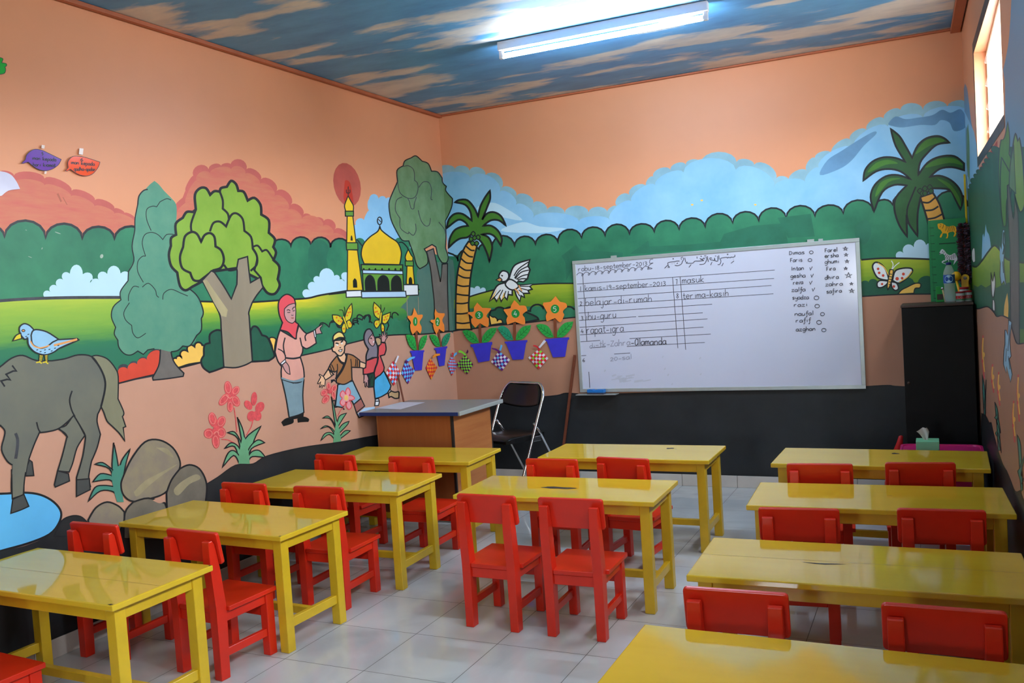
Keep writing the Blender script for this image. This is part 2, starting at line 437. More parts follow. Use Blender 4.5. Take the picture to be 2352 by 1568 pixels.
# conifer
b.use(*c4).both('bark_grey', '^1445,560 1440,700 1425,790 ^1372,890 ^1378,912 1500,900 ^1648,878 ^1655,850 1580,770 1545,690 ^1530,560', 3.2)
con = '1348,485 ^1390,452 1430,485 1480,545 1545,610 1585,665 1590,760 1580,880 ^1580,940 1530,1020 1520,1140 1560,1240 1600,1290 1620,1380 ^1700,1420 1760,1470 1800,1533 1830,1633 1828,1680 ^1812,1690 1812,1793 ^1770,1843 1755,1900 1710,1935 ^1645,1938 1600,1978 1540,1990 ^1430,1965 1380,1965 ^1330,1973 ^1290,2013 ^1240,1983 1180,2018 1120,2008 1070,1950 ^1060,1885 1028,1830 ^1040,1770 1002,1675 1020,1585 ^1088,1523 1080,1470 1095,1425 ^1152,1350 1155,1270 ^1205,1170 1188,1040 ^1212,900 1215,790 1240,670 1255,580 1310,525'
b.use(*c1).fill('teal', con)
b.line('ink', '^1240,665 1250,590 1290,540 1330,528', 3).line('ink', '^1240,665 1215,790 1212,900 1188,1040 1205,1170 ^1155,1270 ^1152,1350 1095,1425 1080,1470 ^1088,1523 1020,1585 1002,1675 ^1040,1770 1028,1830 ^1060,1885 1070,1950 1120,2008 1180,2018 ^1240,1983 ^1290,2013 ^1330,1973 1390,1962', 2.6)
b.line('ink', '^1540,1990 1600,1978 ^1645,1938 1710,1935 ^1770,1843 1812,1793 ^1812,1690 1830,1633 1800,1533 1760,1470 1700,1420', 3)
for s in ('^1360,900 1320,800 1320,710 1370,680 ^1410,685 ^1440,640 1500,612 1540,625', '^1310,1130 1280,1020 1300,940 1360,915 1420,935 ^1465,980 1500,935 1560,932', '^1290,1365 1240,1270 1240,1180 1280,1132 ^1310,1130', '^1155,1533 1160,1473 1200,1403 1250,1408', '^1280,1408 1335,1373 1395,1430 1410,1483 ^1430,1500', '^1465,1520 1475,1463 1540,1428 1630,1463 1690,1488', '^1165,1548 1115,1633 1130,1703 ^1185,1753 1195,1820 1240,1865 1312,1823'):
    b.line('ink', s, 1.8)
# round lime tree: crown, then trunk
b.use(*c2)
b.both('lime', '^240,1248 180,1280 130,1240 ^105,1120 50,1060 30,960 ^48,880 50,810 ^95,780 92,680 ^155,628 190,575 ^245,575 270,555 ^272,545 265,420 310,362 365,362 ^402,420 440,388 ^488,392 500,360 ^552,348 590,295 635,325 ^655,385 705,395 ^740,472 800,448 855,510 ^862,598 930,650 ^930,762 985,820 ^970,890 995,940 ^972,1008 1025,1070 ^1010,1180 1028,1240 985,1310 920,1305 870,1240 ^840,1180 ^640,1080 ^430,1110 ^330,1200', 6)
b.strip('ink', path('^320,845 285,775 235,755 175,795 ^158,890 130,980 150,1080 ^222,1122 250,1185 300,1195 340,1170 ^430,1100 500,1075 525,1000 500,920 ^450,885 440,800 400,765 350,785', c2, True), 5.5, True)
b.line('ink', '^400,750 430,675 490,662 ^545,705 590,605 640,588 695,640 ^710,745 770,800 ^785,905 822,970 820,1050 ^765,1105', 5).line('ink', '^525,1050 570,1100 ^640,1090', 5)
b.line('ink', '^235,760 230,680 ^275,550', 5).line('ink', '^488,392 515,470 ^515,545 560,590 ^572,650', 5)
b.line('ink', '^785,890 830,878 ^870,930 910,918 950,970 ^972,1008', 4.5).line('ink', '^785,900 825,980 ^800,1100 ^858,1165 870,1240', 4.5)
b.use(*c5).both('bark', '^330,15 ^412,-72 ^440,-58 520,60 ^592,182 ^642,50 645,-60 ^640,-90 ^655,-175 ^738,-200 750,-80 ^765,35 ^852,-15 ^878,78 820,150 ^780,215 750,300 ^752,330 765,520 ^782,742 720,775 630,800 ^525,795 515,650 ^500,440 490,330 430,205', 3.4)
b.fill('bark_light', '^335,18 ^372,8 440,110 ^560,280 ^548,345 ^505,335 430,205')
# mosque
b.use(*c3)
b.dot('halo', 145, 330, 120, 200, -12)
b.fill('flame', '130,290 170,310 190,400 200,500 150,520 115,460 120,350')
b.both('gold', '^155,430 175,470 202,520 ^200,568 ^133,568 122,520 140,465', 2.4)
b.line('ink', '^155,430 155,400', 2).line('ink', '^138,372 140,400 155,405 170,400 170,372', 2).line('ink', '^155,345 155,400', 2)
b.both('gold', '^146,612 ^196,612 ^226,852 ^142,852', 2.4)
b.both('gold', '^150,915 ^238,918 ^286,1280 ^146,1282', 2.4)
b.both('leaf_green', '^128,568 ^203,568 ^203,612 ^130,612', 2.6).both('leaf_green', '^138,852 ^240,852 ^243,915 ^140,915', 2.6)
b.fill('black', '^176,832 ^178,800 184,785 192,800 ^196,834').fill('black', '^199,1256 ^197,1195 213,1172 232,1195 ^237,1256')
b.both('white', '^135,1286 ^274,1280 ^277,1338 ^138,1343', 2.4)
b.both('gold', '^440,702 455,740 530,800 600,850 632,930 628,1000 ^618,1050 ^298,1042 272,960 290,870 350,800 420,750', 3)
b.line('ink', '^440,705 440,690', 2).strip('ink', ell(438,655,20,34,c3), 2.6, True); b.fill('base_blue', '428,630 440,640 432,660 424,650'); b.line('ink', '^425,640 450,665', 2)
b.both('leaf_green', '^272,1048 ^645,1051 ^645,1106 ^276,1098', 3)
for x in (295,345,400,460,522,580,628): b.fill('black', f'^{x-9},1098 {x-6},1082 {x+6},1082 ^{x+9},1100')
b.both('leaf_green', '^285,1128 ^648,1135 ^656,1286 ^292,1286', 2.6)
b.both('base_blue', '^284,1097 ^645,1106 ^648,1136 ^286,1128', 2)
for s in ('^312,1286 308,1190 345,1143 388,1180 ^404,1284', '^422,1284 424,1185 470,1145 515,1180 ^526,1284', '^545,1284 546,1190 588,1147 628,1185 ^638,1284'): b.both('black', s, 2)
b.both('gold', '^697,912 720,960 738,985 ^734,1016 ^680,1016 668,985 680,945', 2.4)
b.both('gold', '^684,1060 ^738,1062 ^753,1226 ^678,1226', 2.4)
b.both('leaf_green', '^668,1016 ^741,1016 ^742,1062 ^669,1060', 2.4)
b.fill('black', '^700,1226 700,1180 715,1160 730,1180 ^732,1226')
b.both('white', '^653,1230 ^784,1230 ^787,1322 ^655,1328', 2.4)
b.both('base_blue', '^273,1292 ^672,1288 ^678,1342 ^277,1348', 2.4)
b.line('bark', '^683,1340 ^690,1560', 1.6).line('bark', '^785,1340 ^790,1560', 1.6)
# tree painted across the corner (this wall's half)
TREE = '^650,160 665,115 ^722,88 765,70 ^820,118 875,140 ^905,208 960,215 ^1000,270 1005,310 ^1040,345 1035,385 ^1095,455 1090,520 1060,600 ^1030,655 1035,780 ^1030,900 1055,980 1040,1030 ^1000,1032 965,975 ^945,890 ^910,868 ^840,908 865,960 868,1040 ^800,1086 770,1050 ^748,970 ^700,835 640,828 ^590,750 540,640 522,500 ^555,400 ^600,300 595,200'
def corner_tree(b, k):
    b.use(*c3)
    b.both('bark_grey', '^862,930 ^922,905 960,1080 ^985,1205 ^1000,1045 ^1050,1040 1050,1300 ^1062,1645 ^938,1658 930,1400 915,1250 895,1080', 2.6)
    b.fill('olive', TREE)
    b.line('ink', TREE, 2.6, closed=True)
    for s in ('^600,300 620,400 690,450 750,445 780,390 780,320 ^752,290 745,200 700,160 650,165', '^690,450 ^705,480 720,540 745,545 750,500 ^770,440', '^640,440 590,470 580,560 ^620,630 625,720 690,770 ^700,755 740,785 765,740 760,680', '^785,560 810,650 850,700 885,690 895,630', '^790,355 830,305 880,310 905,370 900,455 ^915,465', '^970,665 1020,730 1030,770'):
        b.line('ink2', s, 1.7)
corner_tree(b, 0)
# butterflies
b.use(*c6)
for W_, body, spots in (
  (('^115,372 ^125,340 150,270 ^186,222 192,290 180,350 150,385', '^112,375 70,332 ^12,325 20,370 50,405 85,420', '^115,395 95,440 105,485 130,480 135,420', '^140,385 165,372 190,410 180,440 150,435'), '^110,340 125,380 150,450', ((168,270),(155,305),(172,300),(145,330),(50,350),(68,378),(85,350),(90,385),(115,450),(172,405))),
  (('^448,315 445,270 ^388,212 380,260 392,330 ^435,365', '^462,330 ^535,302 525,360 490,405 ^460,395', '^440,372 400,375 388,410 410,445 440,410', '^458,400 480,430 475,475 455,470 450,420'), '^452,300 448,340 440,400', ((402,262),(415,295),(400,300),(425,315),(510,335),(490,345),(500,365),(480,372),(408,408),(466,450)))):
    for s in W_: b.both('wing', s, 2.2)
    for x, y in spots: b.dot('spot', x, y, 8, 9)
    b.strip('ink', path(body, c6, False), 5.5); b.strip('wing', path(body, c6, False), 3)
b.line('ink', '^115,335 105,285 ^72,280', 1.6).line('ink', '^118,335 125,285 ^118,252', 1.6).line('ink', '^448,305 450,265 ^447,232', 1.6).line('ink', '^455,305 475,285 ^483,258', 1.6)
# woman in red headscarf, pointing
b.use(*c5)
b.fill('black', '^1040,1290 1075,1260 1110,1250 ^1152,1262 1145,1300 ^1060,1328').fill('black', '^1185,1262 1240,1240 1290,1260 ^1285,1288 1230,1290 ^1190,1295').fill('black', '^1105,1240 ^1245,1205 ^1240,1250 ^1150,1265')
b.both('skirt_grey', '^1045,905 ^1150,938 ^1245,910 1235,1050 ^1245,1202 1200,1225 ^1112,1250 1085,1080', 3)
b.both('blouse', '^1030,462 ^1165,540 ^1200,420 1240,470 ^1270,495 ^1338,465 ^1356,580 1275,628 ^1235,612 1232,660 ^1212,705 1240,800 ^1248,880 1220,925 1150,935 ^1042,900 1040,830 ^1045,790 1010,740 ^985,660 1005,540', 3.2)
b.fill('skirt_grey', '^1042,885 1150,915 ^1246,885 ^1240,920 1150,932 ^1042,902')
b.line('ink', '^1080,712 1150,718 1215,706', 4).line('ink', '^1075,530 1060,600 1070,670 1080,700', 3).line('ink', '^1010,630 1060,660 1078,720 ^1040,775', 2.5).line('ink', '^1210,530 1225,600 1235,615', 3).line('ink', '^1270,495 1255,520 1262,560', 3)
b.both('skin_rose', '^1050,775 ^1082,748 1110,790 ^1120,860 1095,850 1070,820', 2).both('white', '^1035,760 ^1075,725 ^1083,745 ^1045,776', 1.8)
b.both('skin_rose', '^1348,455 1370,435 ^1418,405 ^1405,430 1390,450 ^1408,492 1380,495 ^1355,500', 2).both('white', '^1330,465 ^1345,460 ^1355,525 ^1342,530', 1.8)
b.both('hijab_red', '^1030,460 ^1052,395 1020,310 1020,200 1085,140 1150,170 ^1170,225 1165,300 ^1170,390 ^1195,408 1180,480 ^1175,540 1150,530 1100,480', 3)
b.both('skin_rose', '^1165,220 1110,235 ^1070,270 1070,330 1095,380 1140,400 ^1168,375 1172,290', 2)
b.line('ink', '^1090,285 1105,278 1122,288', 2).line('ink', '^1140,278 1150,258 1165,255', 2).line('ink', '^1095,302 1110,304 1122,300', 1.8).line('ink', '^1142,288 1152,290 1162,284', 1.8).line('ink2', '^1130,325 1140,330 1150,325', 1.5).fill('sock_red', '1125,352 1142,347 1155,350 1145,362')
# boy in brown with a yellow cap
b.use(*c8)
b.both('sock_red', '^655,1340 ^775,1245 ^835,1370 ^700,1480', 2.6).fill('base_blue', '^715,1495 ^830,1400 ^1000,1380 ^1000,1440 ^745,1555').line('ink', '^700,1480 ^742,1560 ^960,1470', 3)
b.line('ink', '^352,1390 450,1380 500,1430', 3).line('ink', '^300,1285 ^355,1280 ^345,1400', 3)
b.both('shorts_blue', '^395,1020 ^640,960 700,1090 ^775,1245 ^655,1345 600,1270 ^500,1330 ^480,1395 ^355,1375 375,1200', 3)
b.both('shirt_brown', '^385,545 ^540,515 640,540 ^752,622 ^750,740 ^620,735 ^625,900 ^630,945 500,1015 ^372,990 370,900 ^385,790 ^340,815 ^235,770 290,660', 3)
b.both('skin', '^232,772 ^330,850 250,910 ^190,945 ^158,885', 2.6).both('skin', '^755,640 870,690 ^850,760 ^752,738', 2.6)
b.both('skin', '^158,885 130,870 95,850 ^90,865 ^115,895 ^62,1000 ^75,1008 ^115,975 ^95,1060 ^108,1060 ^130,1020 ^135,1075 ^150,1030 180,1040 ^190,945', 2)
b.both('skin', '^860,690 ^945,670 ^940,690 ^905,710 ^985,750 ^980,765 ^945,755 ^975,800 ^960,810 ^925,780 ^935,850 ^915,840 ^885,790 ^850,760', 2)
for s in ('^290,690 325,760 ^335,820', '^265,710 295,790 ^312,860', '^240,755 270,830 ^295,880', '^690,600 690,660 ^680,725', '^715,612 715,670 ^710,735', '^605,600 615,660 ^618,740', '^385,680 390,760 ^370,830'): b.line('ink', s, 2.2)
b.line('ink', '^540,520 525,620 490,720 450,800 ^360,930', 5.5).fill('ink', '^280,940 ^340,930 ^380,990 ^330,960 ^285,1000')
b.both('skin', '^385,545 450,640 ^510,660 ^530,560 ^500,490 ^400,500', 2).line('ink', '^385,545 430,640 490,685', 4)
b.both('skin', '^330,300 ^505,285 ^535,320 525,370 ^505,390 500,480 450,545 400,540 ^345,485 310,470 ^298,410 325,400', 3)
b.fill('black', '^315,310 420,250 ^512,262 ^520,320 ^500,300 420,272 ^335,320 ^335,400 ^318,380')
b.both('cap_yellow', '^315,305 325,220 400,160 470,180 ^512,258 420,250 ', 3)
b.line('ink', '^355,342 385,342 408,355', 3).line('ink', '^440,330 460,315 480,300', 3).fill('white', '365,365 390,358 405,375 380,380').fill('white', '445,350 462,330 478,350 460,358').line('ink2', '^420,410 435,418 445,405', 2)
b.both('white', '405,460 440,450 ^465,440 455,475 425,480', 1.6)
# girl in grey headscarf
b.both('skin_rose', '^825,855 ^870,850 900,920 ^915,960 ^890,950 ^890,1060 ^870,1040 ^860,980 ^855,1060 ^840,1050 ^835,970 ^815,990 ^825,920', 2)
b.both('bag_green', '^890,860 ^985,820 ^1000,940 ^985,1055 ^900,1062 ^905,950', 3).line('ink', '^920,1040 ^920,950 ^960,870', 2)
b.both('white', '^1010,1260 ^1060,1250 ^1075,1300 ^1060,1360 ^1000,1365', 2.4).line('ink', '^1005,1290 ^1065,1290', 2.5)
b.both('shoe_tan', '^1220,1165 ^1270,1125 1330,1145 1395,1140 ^1392,1240 1330,1245 1270,1215 ^1235,1230', 3).both('white', '^1210,1150 ^1245,1085 ^1265,1120 ^1230,1160', 2.2)
b.both('skirt_blue', '^990,940 ^1145,790 1210,920 ^1265,1040 ^1250,1090 ^1205,1160 1100,1220 ^1005,1250 ^985,1060', 3)
b.both('shirt_red', '^860,630 ^1050,560 ^1060,400 ^1110,330 ^1172,340 1185,440 ^1160,530 ^1090,550 1130,660 ^1155,740 ^1145,795 ^1090,860 ^1000,915 ^990,820 ^870,850 ^812,850 ^810,760 ^850,740', 3)
b.both('skin_rose', '^1110,325 ^1105,250 ^1070,195 ^1085,200 ^1120,235 ^1115,160 ^1130,170 ^1145,220 ^1160,115 ^1170,160 ^1165,220 ^1195,165 ^1200,180 ^1180,240 ^1210,240 ^1180,280 ^1165,325', 2).both('shoe_tan', '^1010,260 1060,250 ^1105,280 ^1100,360 1060,380 ^1012,370', 2.4)
b.both('hijab_grey', '^960,160 920,110 860,130 825,220 835,330 ^895,440 860,540 ^860,630 ^960,580 ^1045,575 1050,450 ^1040,380 ^1000,280', 3.4)
b.both('skin_rose', '^965,185 910,250 895,310 930,370 970,390 ^1000,350 1000,270', 2).line('ink', '^925,270 940,255 ^950,275', 2).line('ink', '^955,225 970,215', 2).fill('white', '968,325 990,305 985,330').line('ink', '^1055,560 1040,660 1010,740 ^990,820', 4)
# red flowers and grass tufts
def petals(b, T, cx, cy, P, m='bloom_red', o='bloom_line', w=1.3):
    b.use(*T)
    for dx, dy, r1, r2, a in P:
        p = ell(cx+dx*.92, cy+dy*.92, r1*1.15, r2*1.15, T, a); b.poly(m, p)
    b.poly(m, ell(cx, cy, 30, 30, T))
    for dx, dy, r1, r2, a in P: b.strip(o, ell(cx+dx, cy+dy, r1*.78, r2*.82, T, a), w, True)
petals(b, c5, 585, 1065, ((-25,-85,30,58,-8),(45,-60,28,42,35),(45,35,32,50,-30),(-5,85,24,50,0),(-60,20,30,62,40)))
petals(b, c5, 455, 1355, ((-35,-95,32,58,-12),(45,-70,34,50,25),(45,30,38,44,-10),(-5,110,30,62,-5),(-70,40,42,40,0)))
b.use(*c5)
for dx, dy, r1, r2, a in ((0,-95,24,55,5),(-55,-35,28,42,-35),(55,-15,34,45,30),(-25,70,34,42,10),(30,65,34,42,-10)): b.dot('bloom_red', 795+dx*.95, 1170+dy*.95, r1*1.12, r2*1.12, a)
b.line('bloom_red', '^615,1160 630,1270 640,1380', 2).line('bloom_red', '^785,1270 770,1330 725,1410', 2).line('bloom_red', '^500,1445 560,1450 620,1480', 2)
b.line('bloom_line', '^540,1045 575,1075 600,1060', 2).line('bloom_line', '^430,1400 455,1375 480,1390', 2)
def tuft(b, T, leaves, m='grass_blade', w=2.8):
    b.use(*T)
    for s in leaves: b.both(m, s, w)
tuft(b, c5, ('^700,1640 690,1500 ^645,1245 700,1380 ^730,1600', '^710,1600 715,1440 ^858,1325 800,1440 ^740,1620', '^680,1640 650,1440 ^555,1385 620,1380 680,1480 ^730,1640', '^660,1640 620,1510 ^528,1528 590,1475 660,1520 ^700,1640', '^735,1640 770,1530 ^890,1475 830,1450 760,1510 ^710,1620', '^660,1660 610,1590 ^508,1700 560,1570 620,1550 ^700,1640', '^740,1650 780,1600 ^900,1610 840,1545 770,1560 ^720,1640'))
b.fill('grass_blade', '^650,1780 ^660,1560 700,1420 745,1560 ^760,1740 ^720,1790').fill('black', '^650,1760 700,1740 ^770,1735 ^745,1790 680,1790')
petals(b, c8, 260, 1140, ((-15,-95,32,62,-5),(75,-60,40,62,25),(70,50,30,70,-10),(-70,130,45,70,35),(-95,10,58,45,-45)), w=1.6)
b.use(*c8)
for dx, dy, r1, r2, a in ((-55,-55,42,60,-25),(30,-95,38,68,12),(75,0,58,40,0),(45,120,42,72,-15),(-55,75,42,60,30)): b.both('bloom_pink', f'{530+dx},{1235+dy-r2} {530+dx+r1*.8},{1235+dy-r2*.4} {530+dx+r1},{1235+dy+r2*.4} {530+dx},{1235+dy+r2} {530+dx-r1},{1235+dy+r2*.3} {530+dx-r1*.8},{1235+dy-r2*.5}', 2.2, 'hijab_red')
b.dot('bloom_pink', 530, 1240, 60, 60).dot('bloom_heart', 530, 1235, 35, 45).line('bloom_red', '^490,1390 440,1440 390,1540', 1.6)
tuft(b, c5, ('^1530,1330 1515,1250 ^1490,1060 1515,1150 ^1545,1320', '^1540,1340 1560,1240 ^1628,1208 1590,1265 ^1545,1340', '^1530,1350 1480,1260 ^1410,1255 1460,1235 1510,1290 ^1540,1360', '^1540,1380 1590,1310 ^1650,1282 1630,1320 ^1550,1400', '^1530,1420 1470,1335 ^1392,1352 1440,1322 1500,1350 ^1540,1420', '^1550,1440 1610,1370 ^1662,1368 1630,1395 ^1570,1440', '^1530,1460 1470,1400 ^1395,1458 1430,1395 1490,1385 ^1550,1440'), w=2)
b.fill('grass_blade', '^1505,1485 ^1515,1400 1540,1280 1570,1400 ^1580,1480')
# horse
b.use(*c7)
b.both('hoof', '^240,660 ^262,612 ^285,630 ^300,752 ^225,755', 3)
b.both('horse', '^520,320 590,300 ^660,200 ^760,390 690,500 650,640 ^618,720 ^515,710 560,560 ^600,400', 3.2).both('hoof', '^515,708 ^612,735 ^622,800 ^495,855 ^485,835', 3)
b.use(*c4)
b.both('horse_tail', '^820,700 870,690 960,720 1030,800 1060,880 ^1058,1080 1110,1200 ^1098,1240 ^1128,1330 ^1105,1340 ^1120,1460 1070,1390 1010,1330 960,1280 930,1200 ^905,1150 940,1000 930,900', 3)
HB = '^-500,1000 -300,800 -60,820 0,790 100,715 200,690 320,735 ^465,738 580,720 700,685 820,700 890,790 935,900 940,1000 910,1140 ^875,1220 870,1290 ^900,1400 870,1520 ^820,1640 800,1740 795,1800 ^810,1870 ^685,1938 ^685,1790 740,1600 ^765,1440 755,1390 ^660,1230 600,1290 520,1350 430,1375 ^350,1385 300,1500 250,1640 215,1760 ^210,1930 ^100,1960 100,1800 ^115,1680 60,1640 10,1540 ^30,1440 40,1370 ^0,1320 -200,1500 -500,1500'
b.both('horse', HB, 3.4)
b.line('ink', '^825,705 890,790 938,900 940,1000 905,1150', 4.5).line('ink', '^645,1008 622,1090 640,1180 ^670,1240', 3.5).line('ink', '^325,1290 340,1350 ^360,1385', 3.5).line('ink2', '^135,1390 155,1460 140,1600 ^115,1700', 7).line('ink', '^520,1350 580,1390 ^605,1430', 3.5)
b.line('ink', '^105,780 ^142,830 ^115,830 ^50,860 ^88,910 ^60,905 ^5,920 ^38,970', 4)
b.use(*c7).both('hoof', '^685,790 ^800,780 ^808,878 ^685,940', 3)
# pond
b.both('pond', '^-900,1900 ^-900,960 -300,910 0,915 210,905 360,925 480,990 545,1080 525,1180 440,1280 250,1360 0,1430 -300,1520', 5)
b.both('horse', '^100,700 ^230,690 215,800 ^205,925 ^105,960', 3).fill('horse', '^115,600 ^250,600 ^228,720 ^104,740')
b.both('hoof', '^110,965 ^210,920 ^255,1028 180,1062 ^92,1092', 3)
# charcoal skirting zone with rocks and aloe
b.use(0,0,1).fill('charcoal', '^-600,2600 ^-600,1420 -300,1330 0,1266 70,1248 115,1226 ^140,1194 172,1185 ^196,1196 230,1210 ^284,1190 ^378,1165 ^474,1111 500,1095 540,1068 580,1065 612,1047 690,1028 780,1015 857,1001 960,985 ^1120,965 ^1120,2600')
b.line('ink', '^474,1111 500,1095 540,1068 580,1065 612,1047 690,1028 780,1015 857,1001 960,985', 2.6)
b.use(*c7)
tuft(b, c7, ('^1050,800 1005,700 ^1020,455 1050,600 ^1080,800', '^1060,760 1090,620 ^1168,512 1130,640 ^1100,800', '^1020,800 980,690 ^848,650 920,635 ^1010,700', '^1040,850 980,790 ^832,808 900,735 ^1000,750', '^1060,980 1020,900 900,890 ^790,985 850,860 930,840 ^1020,850'), 'aloe', 3)
b.fill('aloe', '^1050,990 1020,880 1000,740 1040,680 ^1120,640 1090,840 ^1110,990')
b.both('rock', '1105,760 1180,600 1300,450 1430,432 1550,500 1615,620 1600,720 1500,890 1380,950 1200,985 1110,930 1085,840', 4)
b.both('rock_shade', '^1495,905 1540,790 ^1615,690 1700,655 1790,690 1850,800 1855,920 ^1830,1080 ^1500,1080', 4)
b.both('rock_shade', '^1110,1320 1120,1090 ^1195,990 1330,955 ^1480,1000 1500,1100 ^1450,1330', 4)
b.both('rock', '^790,1150 860,1040 960,990 1060,1025 ^1115,1080 1110,1170 1060,1260 960,1300 ^800,1240', 4)
b.fill('rock_light', '^1200,900 1300,800 1450,720 1590,650 1540,690 1440,760 1330,850 1230,940').fill('rock_light', '^1400,500 1500,510 1560,590 1500,560').fill('rock_light', '1560,880 1640,800 1760,740 1800,780 1700,830 1600,930')
b.fill('dirt', '^1370,975 ^1485,915 ^1480,985 1430,1000')
b.both('charcoal', '^480,1300 550,1160 640,1115 720,1120 ^775,1165 ^800,1300', 3)
# blue bird on the horse's back
b.use(*c4)
for s in ('^350,685 ^385,690 ^375,745 ^345,748', '^395,685 ^425,685 ^425,750 ^405,750'): b.both('wing', s, 1.6)
for y in (700,712,724,736): b.line('ink', f'^348,{y} ^382,{y+2}', 1.4).line('ink', f'^398,{y} ^426,{y+2}', 1.4)
b.line('wing', '^320,755 ^350,748 ^372,762', 3).line('wing', '^380,755 ^405,748 ^430,765', 3)
b.both('bird_blue', '^245,540 255,600 310,660 400,685 480,660 540,620 ^705,550 ^690,538 ^520,548 400,480 ^300,460 260,420 210,405 170,440 180,500 ^215,545', 3.2)
b.both('bird_blue', '^275,510 290,470 330,458 420,480 ^522,545 ^470,570 ^420,610 360,625 290,590', 3.4)
b.line('bird_orange', '^268,560 300,605 360,622 ^440,600', 3).line('bird_orange', '^480,600 600,570 ^690,545', 5).line('ink', '^540,625 620,590 ^705,552', 2.4)
for x, y in ((330,640),(360,655),(400,640),(440,635),(400,665),(490,625),(460,650),(520,600),(250,500),(230,520),(240,530)): b.dot('ink', x, y, 10, 4, -15)
b.both('wing', '^182,490 140,510 ^110,560 ^190,538', 2.6).dot('bird_orange', 205, 467, 12, 9).strip('ink', ell(205,467,14,10,c4), 1.8, True)
wl = PL.finish('wall_left'); tag(wl, kind='structure')
# ---------------------------------------------------------------- back wall
def cl_back(w): return Vector((min(max(w.x, .0006), W0-.0006), 0, min(max(w.z, 0), H)))
PB = Paint(lambda u, v: on_y(u, v, 0), (0,-1,0), cl_back)
b = PB
f = b.bm.faces.new([b.bm.verts.new(p) for p in ((0,0,0),(W0,0,0),(W0,0,H),(0,0,H))]); f.material_index = b.mi('peach')
c9=(1020,360,3.733); cR=(1900,200,3.564); cQ=(1750,500,3.267); cB=(1250,500,3.267)
# blue hills
sky = '^1000,600 ^1000,392 (.25:1045,388 (.3:1078,392 (.35:1115,402 (.4:1152,432 (.3:1186,450 (.3:1225,466 (.3:1256,483 (.3:1297,489 (.3:1352,488 (.3:1395,487 (.2:1416,473 (.35:1445,447 (.3:1485,428 (.25:1500,405 (.28:1540,390 (.28:1575,378 (.3:1610,374 (.3:1692,372 (.25:1732,378 (.3:1782,412 (.3:1812,414 (.25:1853,392 (.25:1872,362 (.25:1910,352 (.22:1952,320 (.25:1990,298 (.25:2030,272 (.25:2068,252 (.3:2120,252 (.3:2176,245 (.25:2240,246 ^2260,620'
b.use(0,0,1).fill('cloud_tan', sky).fill('sky_blue', '^1000,640 ^1000,412 (.2:1080,408 (.3:1148,440 (.25:1185,470 (.25:1225,500 (.15:1330,508 (.15:1400,505 (.2:1450,462 (.2:1505,425 (.2:1570,396 (.25:1690,390 (.25:1778,430 (.2:1850,420 (.2:1880,385 (.2:1960,340 (.2:2040,290 (.2:2120,270 (.2:2240,264 ^2260,640')
b.fill('cloud_blue', '1150,530 1200,510 1240,520 1300,525 1240,535').fill('cloud_blue', '1095,480 1130,465 1165,480 1200,505 1160,500')
b.use(*cR).fill('mountain_grey', '0,600 120,520 260,430 380,365 400,385 300,480 200,600 100,670 -60,720').fill('mountain_grey', '500,300 560,240 640,262 740,250 860,230 940,185 1010,210 1090,180 1130,240 1130,330 1040,360 1000,290 930,270 880,310 760,310 620,330 540,320')
# hedge
hedge_line = '^1000,600 ^1006,590 (.3:1052,600 (.3:1100,572 (.35:1130,568 (.5:1182,566 (.45:1230,562 (.42:1282,558 (.46:1336,546 (.42:1390,542 (.45:1446,538 (.38:1503,533 (.42:1560,527 (.4:1620,522 (.42:1683,512 (.4:1743,508 (.42:1806,500 (.4:1872,497 (.35:1937,490 (.4:2006,484 (.4:2050,470 (.4:2110,466 (.35:2150,462 (.4:2222,474 '
b.use(0,0,1).fill('hedge', hedge_line + '^2260,720 ^1000,720')
b.line('ink', hedge_line.strip(), 4)
b.use(*cB).fill('hedge_dark', '^130,285 ^235,205 ^280,250 ^420,250 ^590,262 ^590,300 ^240,330 ^165,470 ^160,340').fill('hedge_dark', '^645,270 ^780,170 ^790,215 ^1090,200 ^1320,180 ^1350,120 ^1560,60 ^1800,40 ^1830,190 ^700,270').fill('hedge_dark', '^1750,0 ^2000,-30 ^2030,140 ^1830,150')
b.use(*cR).fill('hedge_dark', '250,1120 330,1090 360,1200 300,1290 230,1220')
# lawn
b.use(*c9).fill('lawn_back', '^-60,1500 ^-60,1240 ^215,1200 330,1165 480,1130 700,1100 900,1086 1120,1085 ^1400,1085 ^1400,1560 ^-60,1560')
b.fill('cloud_blue', '^215,1200 (.6:262,1128 (.5:310,1135 (.6:352,1162 ^300,1180')
b.line('ink', '^215,1200 330,1165 480,1130 700,1100 900,1086 1120,1085', 3.4)
b.use(*cQ).fill('lawn_back', '^700,315 900,302 1300,312 ^1620,318 ^1620,700 ^700,700')
b.fill('cloud_blue', '^1010,302 (.5:1062,265 (.5:1140,222 (.55:1232,206 (.4:1290,225 ^1290,308')
b.line('ink', '^745,315 900,304 1100,305 1280,312', 4)
b.fill('bush_dark', '^745,610 ^745,490 (.3:800,485 (.4:870,488 ^1000,495 (.3:1140,480 ^1170,500 (.4:1290,470 ^1290,600 ^900,580')
b.both('bush_gold', '^1020,572 1050,540 1090,520 1150,492 1190,495 1185,525 1150,530 ^1140,566', 2.6)
b.use(*c9).fill('hedge', '^70,1500 ^80,1300 ^230,1300 1120,1280 ^1120,1375 ^700,1410 ^70,1490')
b.both('bush_dark', '^385,1370 ^400,1320 440,1310 (.3:520,1318 (.3:620,1320 ^700,1330 790,1370 ^810,1395 ^690,1420 ^560,1432 ^400,1440', 4)
b.line('ink', '^715,1320 ^740,1322 (.4:850,1300 (.3:1000,1290 1080,1285 1120,1310', 4)
b.both('bush_gold', '^385,1355 420,1375 (.3:455,1410 (.4:500,1412 ^505,1425 ^400,1442', 3)
